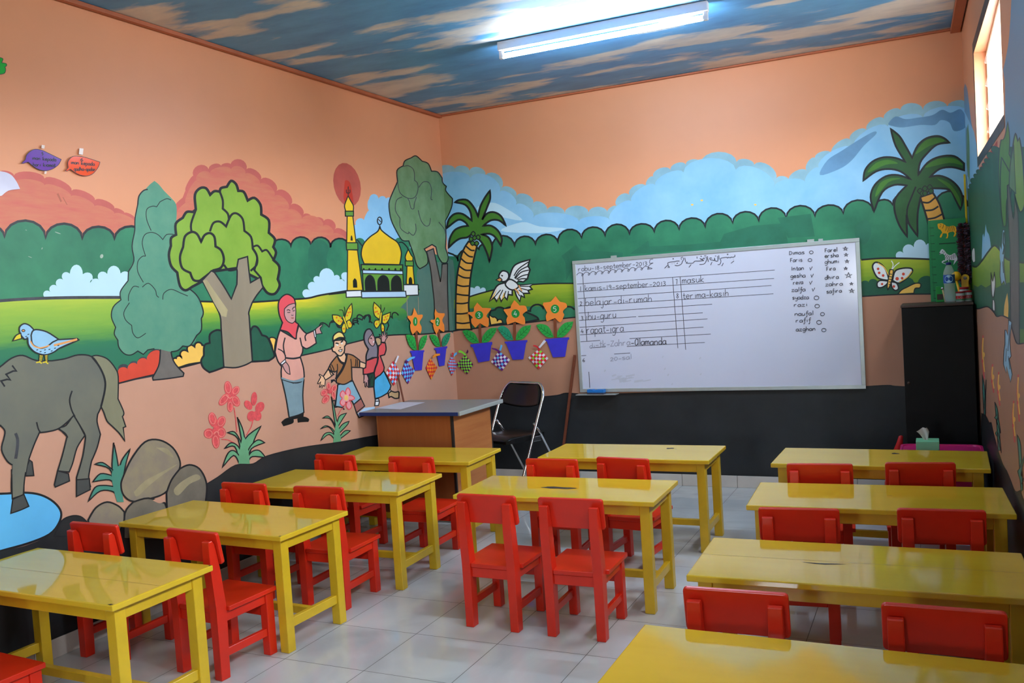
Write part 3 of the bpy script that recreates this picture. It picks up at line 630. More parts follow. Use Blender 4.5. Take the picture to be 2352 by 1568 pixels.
# wash and far half of the corner tree
b.use(*c3).fill('wash', '^950,1000 ^1100,1010 1115,1150 1110,1400 ^1115,1830 ^950,1830')
corner_tree(b, 1)
# bare brown wall below the garden
b.use(0,0,1)
gl = '^1000,765 1041,760 1060,757 ^1085,755 1130,748 1200,742 1260,735 1325,728 ^1400,722 ^1990,680 2060,676 2145,675 ^2260,675'
paint('clay', (184,131,104), .03, .45, 2)
b.fill('clay', gl + ' ^2260,1200 ^1000,1200').line('ink', gl, 3)
# charcoal skirting zone
bl = '^1000,975 1150,927 1165,922 1200,918 1230,913 1280,908 1300,903 1340,905 ^1400,905 ^1985,888 2040,885 2075,888 ^2260,890'
b.fill('charcoal', bl + ' ^2260,1300 ^1000,1300').line('ink', bl, 3)
# palm by the corner
b.use(*c9)
b.both('palm_trunk', '^210,725 265,755 ^282,765 250,900 225,1050 215,1200 212,1300 ^235,1480 ^100,1482 ^100,1250 108,1060 130,920 165,800', 4)
for s in ('^188,765 230,800 262,802', '^165,808 210,850 248,858', '^145,870 190,908 240,912', '^132,938 180,970 232,972', '^118,1010 170,1035 225,1038', '^106,1095 160,1110 218,1106', '^102,1175 160,1185 214,1188', '^98,1255 160,1258 212,1248', '^98,1345 160,1345 215,1335', '^98,1420 160,1428 222,1420'): b.line('ink', s, 3.6)
PALM = '^238,548 225,470 180,410 ^95,390 130,370 200,372 260,440 ^292,515 310,430 350,350 ^393,290 395,360 370,430 ^326,540 370,485 430,475 490,510 ^530,590 470,545 400,545 ^335,592 400,590 460,630 495,700 ^487,762 440,690 390,660 ^320,665 380,690 412,760 405,830 ^388,900 370,830 320,730 ^240,660 200,690 140,700 90,730 ^40,778 50,700 90,630 150,600 ^205,592 180,560 120,540 ^25,610 40,540 90,490 160,490'
b.both('palm', PALM, 4.5)
for x, y in ((250,660),(232,705),(292,690),(262,695),(245,740),(280,742)): b.both('palm', f'{x-18},{y} {x},{y-20} {x+18},{y} {x},{y+20}', 2.6)
# white dove
b.both('white', '^555,1050 590,950 640,910 ^735,882 ^720,935 ^738,968 ^725,1005 ^715,1045 ^680,1072 ^640,1065 600,1090', 3.6)
for s in ('^605,1040 650,975 ^725,935', '^610,1045 660,990 ^730,970', '^620,1050 670,1020 ^722,1008', '^630,1055 670,1045 ^710,1045', '^600,1020 640,960 ^725,900'): b.line('ink', s, 2.6)
b.both('white', '^640,1100 ^765,1090 ^735,1110 ^755,1135 ^720,1145 ^732,1170 ^680,1170 ^690,1205 ^660,1190 ^650,1240 ^620,1190 ^605,1140', 3.4)
for s in ('^650,1110 ^730,1110', '^650,1125 ^715,1142', '^640,1140 ^680,1170', '^620,1150 ^650,1195'): b.line('ink', s, 2.2)
b.both('white', '^520,1080 450,1110 ^390,1238 ^430,1205 ^450,1238 ^475,1200 ^490,1240 ^515,1195 ^540,1225 ^550,1180 ^585,1185 ^585,1140', 3.6)
b.fill('bush_gold', '^460,1120 ^395,1232 ^430,1195').fill('bush_gold', '^470,1190 ^455,1235 ^490,1170').fill('bush_gold', '^515,1160 ^490,1230 ^525,1190')
for s in ('^430,1205 ^485,1140', '^475,1200 ^505,1140', '^515,1195 ^530,1150', '^550,1180 ^552,1150'): b.line('ink', s, 2.2)
b.both('white', '525,1090 560,1050 610,1070 640,1110 600,1140 555,1130', 3.4)
b.both('white', '470,1020 500,978 545,990 555,1030 530,1065 490,1065', 3.6).both('bird_orange', '^445,1055 480,1038 ^498,1055 ^480,1072', 2.2).line('ink', '^490,1015 ^505,1022', 3)
b.line('bird_orange', '^605,1130 630,1150 ^640,1175', 3).line('bird_orange', '^640,1100 655,1130 ^668,1150', 3)
# second palm, at the far end of the wall
b.use(*cR)
b.both('palm_trunk', '^760,900 ^865,865 920,960 ^965,1110 ^840,1160 800,1020', 4.5)
for s in ('^775,940 830,945 ^882,905', '^795,1010 860,1005 ^910,975', '^815,1080 880,1070 ^940,1040'): b.line('ink', s, 4)
P2 = '^640,612 560,480 ^520,342 590,400 640,480 ^695,578 740,480 810,420 900,400 960,420 ^1000,455 900,470 820,540 760,620 ^745,720 820,620 920,570 1040,565 ^1120,625 ^1120,680 1020,655 920,670 ^840,735 920,725 1010,760 1080,830 1110,920 ^1090,1000 1050,920 1000,840 ^870,828 ^765,900 740,1040 ^740,1220 670,1120 650,1050 ^655,1225 590,1130 550,1000 565,900 ^650,805 550,800 450,860 ^383,1020 355,900 390,800 480,730 580,720 ^685,755 600,690 500,670 400,690 ^296,765 310,680 370,610 460,575 560,580'
b.both('palm_dark', P2, 4.5)
b.line('ink', '^725,815 690,900 655,1000 ^655,1120', 3.6)
for s in ('330,700 400,620 500,595 580,625 480,635', '395,900 430,790 520,745 600,750 500,780', '800,660 900,590 1040,585 1110,640 1000,620', '900,750 1000,790 1080,900 1090,980 1010,840', '720,550 800,440 900,415 960,440 840,480'): b.fill('palm', s)
for x, y in ((760,850),(800,830),(840,820),(780,870),(850,850),(800,870)): b.both('palm_dark', f'{x-20},{y} {x},{y-22} {x+20},{y} {x},{y+22}', 2)
# white butterfly
b.use(*cQ)
b.both('white', '^955,470 930,390 890,345 850,335 830,370 860,440 900,462', 3.6).both('white', '^980,470 1000,400 1060,378 1120,380 1128,405 1090,450 1030,490', 3.6)
b.both('white', '^950,475 890,470 865,490 870,520 900,522 935,500', 3.2).both('white', '^970,480 1010,490 1025,530 1000,545 975,520', 3.2)
b.line('bush_gold', '^870,340 920,375 955,440', 2.4).line('bush_gold', '^1125,400 1090,445 1030,482', 2.4)
for x, y, r in ((872,383,10),(880,413,10),(910,433,10),(1062,422,11),(1015,457,13),(1052,453,10),(902,497,9),(990,515,10)): b.dot('bush_red', x, y, r)
b.both('bush_gold', '^960,390 985,392 980,440 965,500 ^945,540 940,510 950,450', 2.6)
for y in (420,440,460,480,500): b.line('ink', f'^952,{y} ^976,{y+4}', 1.8)
b.line('white', '^975,385 985,350 ^972,322', 2).line('white', '^980,385 1000,360 ^1032,335', 2)
b.use(0,0,1)
for x, y in ((1590,470),(1612,460),(1735,470)): b.dot('bush_gold', x, y, 3, 2)
wb = PB.finish('wall_back'); tag(wb, kind='structure')
# ---------------------------------------------------------------- right wall with its high window and unseen added ones
WIN = [(-2.335, -.92, 2.035, 2.585), (-4.45, -3.03, 2.035, 2.585), (-6.56, -5.14, 2.035, 2.585), (-8.6, -7.2, 2.035, 2.585)]    # (y0, y1, z0, z1): only the first is in view, the others are added for daylight
def xr(y): return W0 - SL*y
def cl_r(w): y = min(w.y, -.0006); return Vector((xr(y), y, min(max(w.z, 0), H)))
NR = (-RN).normalized()
PR = Paint(on_r, NR, cl_r)
b = PR
wb_ = bmesh.new()
def rect_r(y0, y1, z0, z1, off=0):
    vs = [wb_.verts.new((xr(y)+off, y, z)) for y, z in ((y0,z0),(y1,z0),(y1,z1),(y0,z1))]
    wb_.faces.new(vs)
y_ = 0
for a0, a1, a2, a3 in WIN:
    rect_r(a1, y_, 0, H); rect_r(a0, a1, 0, a2); rect_r(a0, a1, a3, H); y_ = a0
rect_r(YR, y_, 0, H)
for y0, y1, z0, z1 in WIN:     # reveals, 12 cm deep
    for (a, c) in (((y0,z0),(y1,z0)), ((y1,z0),(y1,z1)), ((y1,z1),(y0,z1)), ((y0,z1),(y0,z0))):
        wb_.faces.new([wb_.verts.new(p) for p in ((xr(a[0]),a[0],a[1]),(xr(c[0]),c[0],c[1]),(xr(c[0])+.12,c[0],c[1]),(xr(a[0])+.12,a[0],a[1]))])
b.mi('peach'); paint('hedge_shade', (40,98,72), .07, .45, 5); paint('clay_dusk', (178,132,106), .03, .45, 2)
grad('dusk', [(0,(112,160,190)), (.6,(104,150,186)), (1,(150,130,140))], (0,0,1), 1.6, 2.9, .1)
d1=(2200,0,4.75); d2=(2200,300,3.733); d3=(2200,680,3.336)
# the garden goes on beyond the picture edge
PR.at = lambda y, z: (xr(y), y, z)
for m_, z0_, z1_ in (('hedge_shade',1.05,1.98),('lawn_back',1.1,1.42),('clay_dusk',.3,1.12),('charcoal',0,.5)): b.polyw(m_, [(YR+.01,z0_),(-2.5,z0_),(-2.5,z1_),(YR+.01,z1_)])
# sky and the painted slope beyond the window
b.use(*d1).fill('dusk', '^590,-100 ^575,200 555,450 520,650 ^495,760 ^515,900 ^520,1600 ^1000,1600 ^1000,-100')
b.fill('dusk', '^40,1700 ^45,1200 60,1000 ^80,910 105,980 125,1150 150,1350 ^200,1560 ^200,1900 ^40,1900')
b.use(*d2).fill('sky_blue', '^-20,700 ^-20,60 ^140,10 170,200 ^190,420 ^90,640').fill('mountain_grey', '^70,-40 85,0 100,100 ^105,420 ^60,420 ^55,100')
b.fill('olive', '^75,0 ^88,-60 100,100 ^100,480 ^68,300')
b.fill('flame', '^185,330 ^340,80 ^345,460 ^200,500')
# hedge
hr = '^70,900 ^85,560 (.5:115,500 (.6:130,455 (.7:150,410 (.8:175,380 (.8:205,345 (.9:225,320 (.9:250,290 (.9:278,250 (.9:315,200 (.9:355,150 ^420,120 ^420,1560 ^70,1560'
b.fill('hedge_shade', hr).line('ink2', hr.replace(' ^420,120 ^420,1560 ^70,1560', ''), 1.4)
b.fill('hedge_shade', '^340,500 ^600,560 ^620,1560 ^340,1560')
b.fill('sky_blue', '^205,1110 ^212,900 ^220,880 228,910 ^240,800 250,860 270,900 ^285,1000 ^250,1050')
# lawn
b.fill('lawn_back', '^120,1330 ^125,1160 160,1165 210,1110 260,1040 310,985 350,1010 400,1080 ^460,1120 ^620,1140 ^620,1330 ^120,1360')
b.line('ink', '^125,1158 160,1165 210,1110 260,1040 310,985 350,1010 400,1080 460,1115 620,1140', 4)
b.fill('hedge_shade', '^130,1560 ^135,1320 ^170,1340 ^200,1320 ^240,1345 ^280,1320 ^330,1350 ^380,1320 ^440,1300 ^620,1300 ^620,1700 ^130,1700')
# trees
b.both('palm_light', '^365,600 350,400 355,200 ^370,80 400,60 ^430,-80 445,60 ^440,200 470,300 460,520 ^440,600', 2)
b.both('lime', '^475,460 460,300 475,120 495,25 ^515,90 ^530,60 550,180 565,350 575,600 ^560,680 530,690 ^490,560', 3)
b.both('palm_light', '^390,820 370,650 365,400 ^375,230 400,270 ^470,400 450,560 420,600 415,800', 2.6)
b.both('olive', '^440,480 450,300 ^480,120 ^500,540', 2)
b.both('bark_grey', '^425,470 ^440,460 450,560 480,760 ^490,560 ^515,700 525,1000 ^530,2050 ^455,2050 ^450,1000 430,700', 2.4)
# butterflies seen at a slant, flowers and the gold shrub
b.both('white', '^285,1215 300,1290 ^315,1210 322,1320 305,1430 290,1380', 2).both('white', '^298,1450 315,1460 318,1540 300,1530', 1.8)
b.fill('bush_gold', '^395,1640 400,1500 ^425,1390 435,1500 ^430,1640')
b.both('bird_blue', '^385,850 ^402,850 405,1000 395,1150 ^415,1330 ^395,1290 ^375,1320 ^362,1240 370,1050', 2).fill('bird_blue', '^362,985 ^375,1020 ^372,1150 ^360,1080').line('ink', '^395,870 ^390,960 ^400,1000 ^388,1060', 3).line('ink', '^385,1120 ^392,1220', 1.5)
b.both('white', '^120,1040 130,1012 145,1015 ^150,1120 ^135,1130 122,1100', 1)
# clay band and charcoal skirting zone
b.use(*d3)
gr = '^120,95 165,95 230,80 275,120 300,155 340,148 ^400,175 420,260 450,355 ^480,365 ^620,340'
b.fill('clay_dusk', gr + ' ^700,2400 ^100,1400').line('ink', gr, 3)
b.both('bird_blue', '^390,180 ^415,200 400,330 ^410,460 ^395,480 ^418,600 ^405,660 ^375,540 ^372,590 ^350,520 355,420 ^362,370 ^362,260 ^372,260 ^385,300', 2).line('ink', '^400,220 ^392,330 ^385,420', 1.5).line('ink', '^372,400 ^368,500', 1.3).line('ink', '^388,460 ^400,560', 1.3)
for x, y, h in ((195,300,330),(268,520,220),(315,580,260),(465,600,360),(430,800,320)):
    b.line('bloom_red', f'^{x},{y} {x-8},{y+h*.4} ^{x+8},{y+h}', 3).line('bush_gold', f'^{x},{y+20} {x-4},{y+h*.4} ^{x+10},{y+h*.85}', 3).dot('bush_gold', x+3, y+h*.45, 10, 20).dot('bloom_red', x-6, y+h*.6, 6, 16)
tuft(b, d3, ('^205,930 195,800 ^188,600 205,700 ^215,900', '^200,900 210,760 ^218,640 215,780 ^212,930', '^310,1180 300,1000 ^285,810 310,900 ^330,1180', '^300,960 ^330,1050 320,980 ^310,930', '^305,1080 ^335,1200 325,1110 ^308,1040', '^300,950 ^282,930 ^310,900', '^300,1070 ^288,1050 ^308,1020', '^485,1500 470,1250 ^455,1060 485,1150 ^500,1480', '^480,1300 ^520,1200 500,1290 ^490,1380', '^480,1420 ^460,1340 ^490,1300', '^490,1440 ^530,1330 ^500,1420'), 'aloe', 1.8)
bk = '^100,1500 ^185,900 215,920 240,970 ^255,970 280,1080 310,1190 345,1290 ^375,1340 400,1400 440,1495 ^480,1490 520,1600 ^700,2000'
b.fill('charcoal', bk + ' ^900,4000 ^100,4000').line('ink', bk, 3)
for m_, y_, z0_, z1_ in (('clay_dusk',-2.85,.45,1.12),('charcoal',-2.62,0,.5)): b.polyw(m_, [(YR+.01,z0_),(y_,z0_),(y_,z1_),(YR+.01,z1_)])
# dark painted surround of the near window
b.off += .0004
y0, y1, z0, z1 = WIN[0]
k = b.mi('ink2')
for q in (((y0-.02,z0-.05),(y1+.0,z0-.05),(y1+.0,z0),(y0-.02,z0)), ((y0-.02,z1),(y1+.055,z1),(y1+.055,z1+.06),(y0-.02,z1+.06)), ((y1,z0-.05),(y1+.012,z0-.05),(y1+.055,z1),(y1,z1))):
    f = b.bm.faces.new([b.bm.verts.new(Vector((xr(y), y, z)) + Vector(NR)*b.off) for y, z in q]); f.material_index = k
for q in wb_.faces: q.material_index = 0
bmesh.ops.recalc_face_normals(wb_, faces=wb_.faces[:])
wr = PR.finish('wall_right', bm_extra=wb_); tag(wr, kind='structure')
# near window and the added unseen ones: timber frame and glass slats
paint('frame_wood', (214,190,150), .06, .5, 12); paint('frame_dark', (70,66,64), .05, .45, 12)
mg, nt, bs = new_mat('slat_glass'); bs.inputs['Roughness'].default_value = .1; bs.inputs['Base Color'].default_value = (.9,.95,1,1)
tr = nt.nodes.new('ShaderNodeBsdfTransparent'); mx = nt.nodes.new('ShaderNodeMixShader'); mx.inputs[0].default_value = .14
nt.links.new(tr.outputs[0], mx.inputs[1]); nt.links.new(bs.outputs[0], mx.inputs[2]); nt.links.new(mx.outputs[0], nt.nodes['Material Output'].inputs[0])
for n, (y0, y1, z0, z1) in enumerate(WIN):
    w = empty(f'window_{n+1}', (xr((y0+y1)/2)+.06, (y0+y1)/2, z0)); w['kind'] = 'structure'
    hw = (y1-y0)/2; hh = z1-z0
    for nm, lo, hi in (('frame_rail', (-.02,-hw,0), (.05,hw,.035)), ('frame_rail', (-.02,-hw,hh-.035), (.05,hw,hh)), ('frame_stile', (-.02,-hw,.035), (.05,-hw+.035,hh-.035)), ('frame_stile', (-.02,hw-.035,.035), (.05,hw,hh-.035))):
        mesh_obj(nm, box_bm(lo, hi, .003), MATS['frame_wood'], w)
    k = max(4, int((hh-.07)/.11)); st = (hh-.07)/k
    for i in range(k):
        sb = box_bm((-.002,-hw+.035,-st*.46), (.002,hw-.035,st*.46))
        bmesh.ops.transform(sb, matrix=Matrix.Translation((.015,0,.035+st*(i+.5))) @ Matrix.Rotation(radians(-55),4,'Y'), verts=sb.verts[:])
        mesh_obj('glass_slat', sb, mg, w)
# ---------------------------------------------------------------- floor, ceiling, rear wall, trims
def brick_mat(name):
    m, nt, b = new_mat(name); b.inputs['Roughness'].default_value = .1; b.inputs['Specular IOR Level'].default_value = .5
    tc = nt.nodes.new('ShaderNodeTexCoord'); mp = nt.nodes.new('ShaderNodeMapping')
    mp.inputs['Location'].default_value = (-1.0397 + .001, 2.6604 + .001, 0)
    br = nt.nodes.new('ShaderNodeTexBrick'); br.offset = 0; br.squash = 1
    br.inputs['Scale'].default_value = 1; br.inputs['Brick Width'].default_value = .4; br.inputs['Row Height'].default_value = .4
    br.inputs['Mortar Size'].default_value = .0016; br.inputs['Mortar Smooth'].default_value = .1
    br.inputs['Color1'].default_value = (*L((206,208,207)),1); br.inputs['Color2'].default_value = (*L((200,203,203)),1); br.inputs['Mortar'].default_value = (*L((92,88,86)),1)
    no = nt.nodes.new('ShaderNodeTexNoise'); no.inputs['Scale'].default_value = 2.2; no.inputs['Detail'].default_value = 8; no.inputs['Distortion'].default_value = 1.4
    rp = nt.nodes.new('ShaderNodeValToRGB'); rp.color_ramp.elements[0].position = .35; rp.color_ramp.elements[0].color = (.86,.86,.87,1); rp.color_ramp.elements[1].position = .6; rp.color_ramp.elements[1].color = (1,1,1,1)
    mx = nt.nodes.new('ShaderNodeMix'); mx.data_type = 'RGBA'; mx.blend_type = 'MULTIPLY'; mx.inputs[0].default_value = 1
    mr = nt.nodes.new('ShaderNodeMapRange'); mr.inputs[3].default_value = .09; mr.inputs[4].default_value = .5
    lk = nt.links.new
    lk(tc.outputs['Object'], mp.inputs[0]); lk(mp.outputs[0], br.inputs['Vector']); lk(tc.outputs['Object'], no.inputs['Vector']); lk(no.outputs[0], rp.inputs[0])
    lk(br.outputs['Color'], mx.inputs[6]); lk(rp.outputs[0], mx.inputs[7]); lk(mx.outputs[2], b.inputs['Base Color'])
    lk(br.outputs['Fac'], mr.inputs[0]); lk(mr.outputs[0], b.inputs['Roughness'])
    MATS[name] = m; return m
def cloud_mat(name):
    m, nt, b = new_mat(name); b.inputs['Roughness'].default_value = .55
    tc = nt.nodes.new('ShaderNodeTexCoord'); lk = nt.links.new
    def noise(scale, st, loc, det=7, rough=.6, dist=.0):
        mp = nt.nodes.new('ShaderNodeMapping'); mp.inputs['Scale'].default_value = st; mp.inputs['Location'].default_value = loc; mp.inputs['Rotation'].default_value = (0,0,radians(-9))
        n = nt.nodes.new('ShaderNodeTexNoise'); n.inputs['Scale'].default_value = scale; n.inputs['Detail'].default_value = det; n.inputs['Roughness'].default_value = rough; n.inputs['Distortion'].default_value = dist
        lk(tc.outputs['Object'], mp.inputs[0]); lk(mp.outputs[0], n.inputs['Vector']); return n
    n1 = noise(1.9, (.62,1.9,1), CLOUD_LOC, 10, .53, 0); n2 = noise(5, (.6,1.4,1), (0,0,0), 6)
    rp = nt.nodes.new('ShaderNodeValToRGB'); e = rp.color_ramp.elements
    e[0].position = .505; e[0].color = (0,0,0,1); e[1].position = .575; e[1].color = (1,1,1,1)
    r2 = nt.nodes.new('ShaderNodeValToRGB'); e = r2.color_ramp.elements
    e[0].position = .3; e[0].color = (*L((186,182,180)),1); e[1].position = .7; e[1].color = (*L((226,216,204)),1)
    r3 = nt.nodes.new('ShaderNodeValToRGB'); e = r3.color_ramp.elements
    e[0].position = .3; e[0].color = (*L((76,136,186)),1); e[1].position = .7; e[1].color = (*L((96,166,212)),1)
    mx = nt.nodes.new('ShaderNodeMix'); mx.data_type = 'RGBA'
    lk(n1.outputs[0], rp.inputs[0]); lk(n2.outputs[0], r2.inputs[0]); lk(n2.outputs[0], r3.inputs[0])
    lk(rp.outputs[0], mx.inputs[0]); lk(r3.outputs[0], mx.inputs[6]); lk(r2.outputs[0], mx.inputs[7]); lk(mx.outputs[2], b.inputs['Base Color'])
    MATS[name] = m; return m
CLOUD_LOC = (3.1, 1.7, 0)
tile = brick_mat('floor_tile'); clouds = cloud_mat('ceiling_clouds')
def quad(name, pts, m, up):
    bm = bmesh.new(); f = bm.faces.new([bm.verts.new(p) for p in pts]); f.normal_update()
    if f.normal.dot(Vector(up)) < 0: f.normal_flip()
    return tag(mesh_obj(name, bm, m, recalc=False), kind='structure')
xe = xr(YR)
quad('floor', ((0,YR,0),(xe,YR,0),(W0,0,0),(0,0,0)), tile, (0,0,1))
quad('ceiling', ((0,YR,H),(xe,YR,H),(W0,0,H),(0,0,H)), clouds, (0,0,-1))
# rear wall with a small window, out of the picture behind the camera
RW = [(2.30, 2.72, 1.1, 1.75)]
bm = bmesh.new()
def rw(x0, x1, z0, z1): bm.faces.new([bm.verts.new(p) for p in ((x0,YR,z0),(x1,YR,z0),(x1,YR,z1),(x0,YR,z1))])
for a in ((0,RW[0][0],0,H), (RW[0][0],RW[0][1],0,RW[0][2]), (RW[0][0],RW[0][1],RW[0][3],H), (RW[0][1],xe,0,H)): rw(*a)
for f in bm.faces:
    f.normal_update()
    if f.normal.y < 0: f.normal_flip()
tag(mesh_obj('wall_rear', bm, MATS['hedge'], recalc=False), kind='structure')
# thin cornice along the ceiling edge
paint('cornice', (176,98,66), .05, .5, 8)
t = .028
def strip(name, lo, hi, m, bev=.003): return tag(mesh_obj(name, box_bm(lo, hi, bev), m), kind='structure')
strip('trim_1', (.0095, YR+.01, H-.022), (.0095+.03, -.01, H-.001), MATS['cornice'])
strip('trim_2', (.045, -.03, H-.014), (W0-.06, -.0095, H-.001), MATS['cornice'])
bm = box_bm((0, YR+.01, H-.03), (.055, -.005, H-.001), .003)
for v in bm.verts: v.co.x += xr(v.co.y) - .0635
tag(mesh_obj('trim_3', bm, MATS['cornice']), kind='structure')
# tiled skirting; every tile's joint is cut into the strip
paint('skirt_tile', (206,198,190), .03, .18, 5)
def skirting(name, axis, lo, hi, phase, place):
    bm = bmesh.new(); a = lo
    cuts = [lo]; k = math.ceil((lo - phase)/.4)
    while phase + .4*k < hi - .01:
        if phase + .4*k > lo + .01: cuts.append(phase + .4*k)
        k += 1
    cuts.append(hi)
    for p, q in zip(cuts, cuts[1:]):
        box_bm(*place(p+.0012, q-.0012), bev=.0015, seg=1, bm=bm)
    return tag(mesh_obj(name, bm, MATS['skirt_tile']), kind='structure')
skirting('baseboard_back', 'x', .02, W0-.02, 1.0397, lambda p, q: ((p, -.0165, .0005), (q, -.0085, .085)))
skirting('baseboard_left', 'y', YR+.01, -.02, -2.6604, lambda p, q: ((.0085, p, .0005), (.0165, q, .085)))
o = skirting('baseboard_right', 'y', YR+.01, -.02, -2.6604, lambda p, q: ((-.0165, p, .0005), (-.0085, q, .085)))
for v in o.data.vertices: v.co.x += xr(v.co.y)
# ---------------------------------------------------------------- tables
paint('yellow', (218,180,42), .03, .07, 3, (.6,3,3), spec=.5, rgb2=(226,189,50))
paint('yellow_side', (214,176,36), .05, .3, 7, spec=.5)
paint('chip', (58,52,46), .1, .6, 20)
paint('red', (216,42,20), .05, .28, 5, spec=.5)
paint('seam', (150,118,24), .05, .5, 9)
TZ, TW, TD, TOPT = .516, 1.0, .4535, .022
def tabletop(parent, chips=(), seam=None):
    bm = box_bm((-TW/2,-TD/2,TZ-TOPT), (TW/2,TD/2,TZ), .004, 2)
    mats = [MATS['yellow']]
    if chips or seam:
        mats += [MATS['chip'], MATS['seam']]
        for ch in chips:
            f = bm.faces.new([bm.verts.new((x, y, TZ+.0004)) for x, y in ch]); f.material_index = 1
        if seam is not None:
            f = bm.faces.new([bm.verts.new(p) for p in ((-TW/2+.004,seam-.0008,TZ+.0002),(TW/2-.004,seam-.0008,TZ+.0002),(TW/2-.004,seam+.0008,TZ+.0002),(-TW/2+.004,seam+.0008,TZ+.0002))]); f.material_index = 2
    return mesh_obj('table_top', bm, mats, parent)
def make_table(loc, rz, label, chips=(), seam=None):
    t = empty('school_table', (*loc, 0), rz, label, 'table', 'yellow school tables in three columns')
    tabletop(t, chips, seam)
    ov, lg = .03, .046; x, y = TW/2-ov, TD/2-ov; m = MATS['yellow_side']; zt = TZ-TOPT-.0005
    for sx in (-1, 1):
        for sy in (-1, 1):
            mesh_obj('leg', box_bm((min(sx*x,sx*(x-lg)), min(sy*y,sy*(y-lg)), .0005), (max(sx*x,sx*(x-lg)), max(sy*y,sy*(y-lg)), zt), .003, 2), m, t)
    for sy in (-1, 1):
        a, c = sorted((sy*(y-.006), sy*(y-.026))); mesh_obj('apron', box_bm((-x+lg, a, zt-.05), (x-lg, c, zt), .002, 1), m, t)
    for sx in (-1, 1):
        a, c = sorted((sx*(x-.006), sx*(x-.026))); mesh_obj('apron', box_bm((a, -y+lg, zt-.05), (c, y-lg, zt), .002, 1), m, t)
        a, c = sorted((sx*(x-.01), sx*(x-.034))); mesh_obj('stretcher', box_bm((a, -y+lg, .098), (c, y-lg, .138), .002, 1), m, t)
    mesh_obj('stretcher', box_bm((-x+.034, -.014, .1), (x-.034, .014, .134), .002, 1), m, t)
    return t
def ragged(cx, cy, w, h, n=14, seed=1):
    r = random.Random(seed); out = []
    for i in range(n):
        a = 2*pi*i/n; k = r.uniform(.55, 1.1); out.append((cx+w/2*cos(a)*(1 if r.random() > .2 else .8), cy+h/2*sin(a)*k))
    return out
TAB = [
 ((.556,-4.059), -.4, 'nearest yellow table along the tree mural, with two chipped corners on its aisle edge', [[(.47,-.222),(.488,-.2245),(.491,-.215),(.478,-.213)],[(.482,.218),(.497,.224),(.497,.212)]], -.02),
 ((.559,-3.201), -2.0, 'yellow table by the painted rocks, second along the tree mural', [[(.485,-.222),(.494,-.222),(.494,-.213),(.486,-.213)]], None),
 ((.588,-2.386), .9, 'yellow table third in the mural column, before the painted flower tufts', [], None),
 ((.574,-1.625), 1.8, 'yellow table directly in front of the grey-topped teacher desk', [], None),
 ((1.904,-2.375), 1.4, 'middle-column yellow table with a long dark paint chip, two red chairs before it', [ragged(-.03,-.01,.19,.05,16,3)+[],], None),
 ((1.932,-1.418), .5, 'middle-column yellow table nearest the whiteboard', [ragged(.2,.11,.05,.045,10,5), ragged(.24,.09,.012,.01,8,6)], None),
 ((3.264,-1.459), -.8, 'yellow table by the black cabinet with the tissue box behind it', [ragged(.075,.11,.04,.045,10,8)], None),
 ((3.295,-2.324), 2.4, 'second yellow table from the black cabinet, along the window wall', [ragged(.06,.02,.022,.005,8,9)], None),
 ((3.286,-3.283), 1.6, 'yellow table with a thin dark split in its top, third from the black cabinet', [[(-.165,-.012),(-.1,-.014),(-.05,-.008),(-.02,-.006),(-.05,-.016),(-.09,-.026),(-.12,-.024)]], .012),
 ((3.288,-4.193), 0, 'nearest yellow table of the window-wall column, bare top cut off by the view', [], None)]
for loc, a, lab, chips, seam in TAB: make_table(loc, radians(a), lab, chips, seam)
# ---------------------------------------------------------------- red chairs: origin under the middle of the rear legs' outer face, seat toward +y
CHW = .262
def make_chair():
    t = empty('school_chair'); m = MATS['red']; x = CHW/2; lw = .04
    for s in (-1, 1):       # rear legs: straight to the seat, leaning back above it
        prof = [(0,.0005),(.046,.0005),(.052,.25),(.052,.29),(.035,.45),(.018,.552),(.006,.568),(-.012,.566),(-.012,.45),(0,.29)]
        a, c = sorted((s*x, s*(x-lw)))
        mesh_obj('leg', prism_bm(prof, 'x', a, c, .003, 2), m, t)
    for s in (-1, 1):
        a, c = sorted((s*x, s*(x-lw)))
        mesh_obj('leg', box_bm((a,.268,.0005), (c,.31,.268), .003, 2), m, t)
    # seat, notched round the rear posts, with a raised front lip
    so = x + .014
    pts = [(-x+lw+.001,.006),(x-lw-.001,.006),(x-lw-.001,.0535),(so,.0535),(so,.318),(-so,.318),(-so,.0535),(-x+lw+.001,.0535)]
    bm = prism_bm(pts, 'z', .2705, .29, .003, 2)
    mesh_obj('seat', bm, m, t)
    # backrest board on the front faces of the posts
    bm = box_bm((-x-.014,0,0), (x+.014,.016,.132), .0)
    bmesh.ops.bevel(bm, geom=[e for e in bm.edges if abs((e.verts[0].co-e.verts[1].co).normalized().y) > .9], offset=.012, segments=4, affect='EDGES', profile=.5)
    bmesh.ops.bevel(bm, geom=[e for e in bm.edges if e.calc_face_angle(0) > 1.2], offset=.003, segments=2, affect='EDGES', profile=.5)
    bmesh.ops.transform(bm, matrix=Matrix.Translation((0,.036,.465)) @ Matrix.Rotation(radians(9.5),4,'X'), verts=bm.verts[:])
    mesh_obj('backrest', bm, m, t)
    mesh_obj('apron', box_bm((-x+lw+.0005,.012,.226), (x-lw-.0005,.032,.2695), .002, 1), m, t)
    for s in (-1, 1):
        a, c = sorted((s*(x-.007), s*(x-.027)))
        mesh_obj('apron', box_bm((a,.0525,.226), (c,.2675,.2695), .002, 1), m, t)
        mesh_obj('stretcher', box_bm((a,.049,.085), (c,.2675,.118), .002, 1), m, t)
    mesh_obj('stretcher', box_bm((-x+lw+.0005,.28,.165), (x-lw-.0005,.298,.203), .002, 1), m, t)
    return t
def dup(root, loc, rz):
    r = root.copy(); col.objects.link(r); r.location = loc; r.rotation_euler = (0,0,rz)
    for ch in root.children:
        c = ch.copy(); col.objects.link(c); c.parent = r
    return r
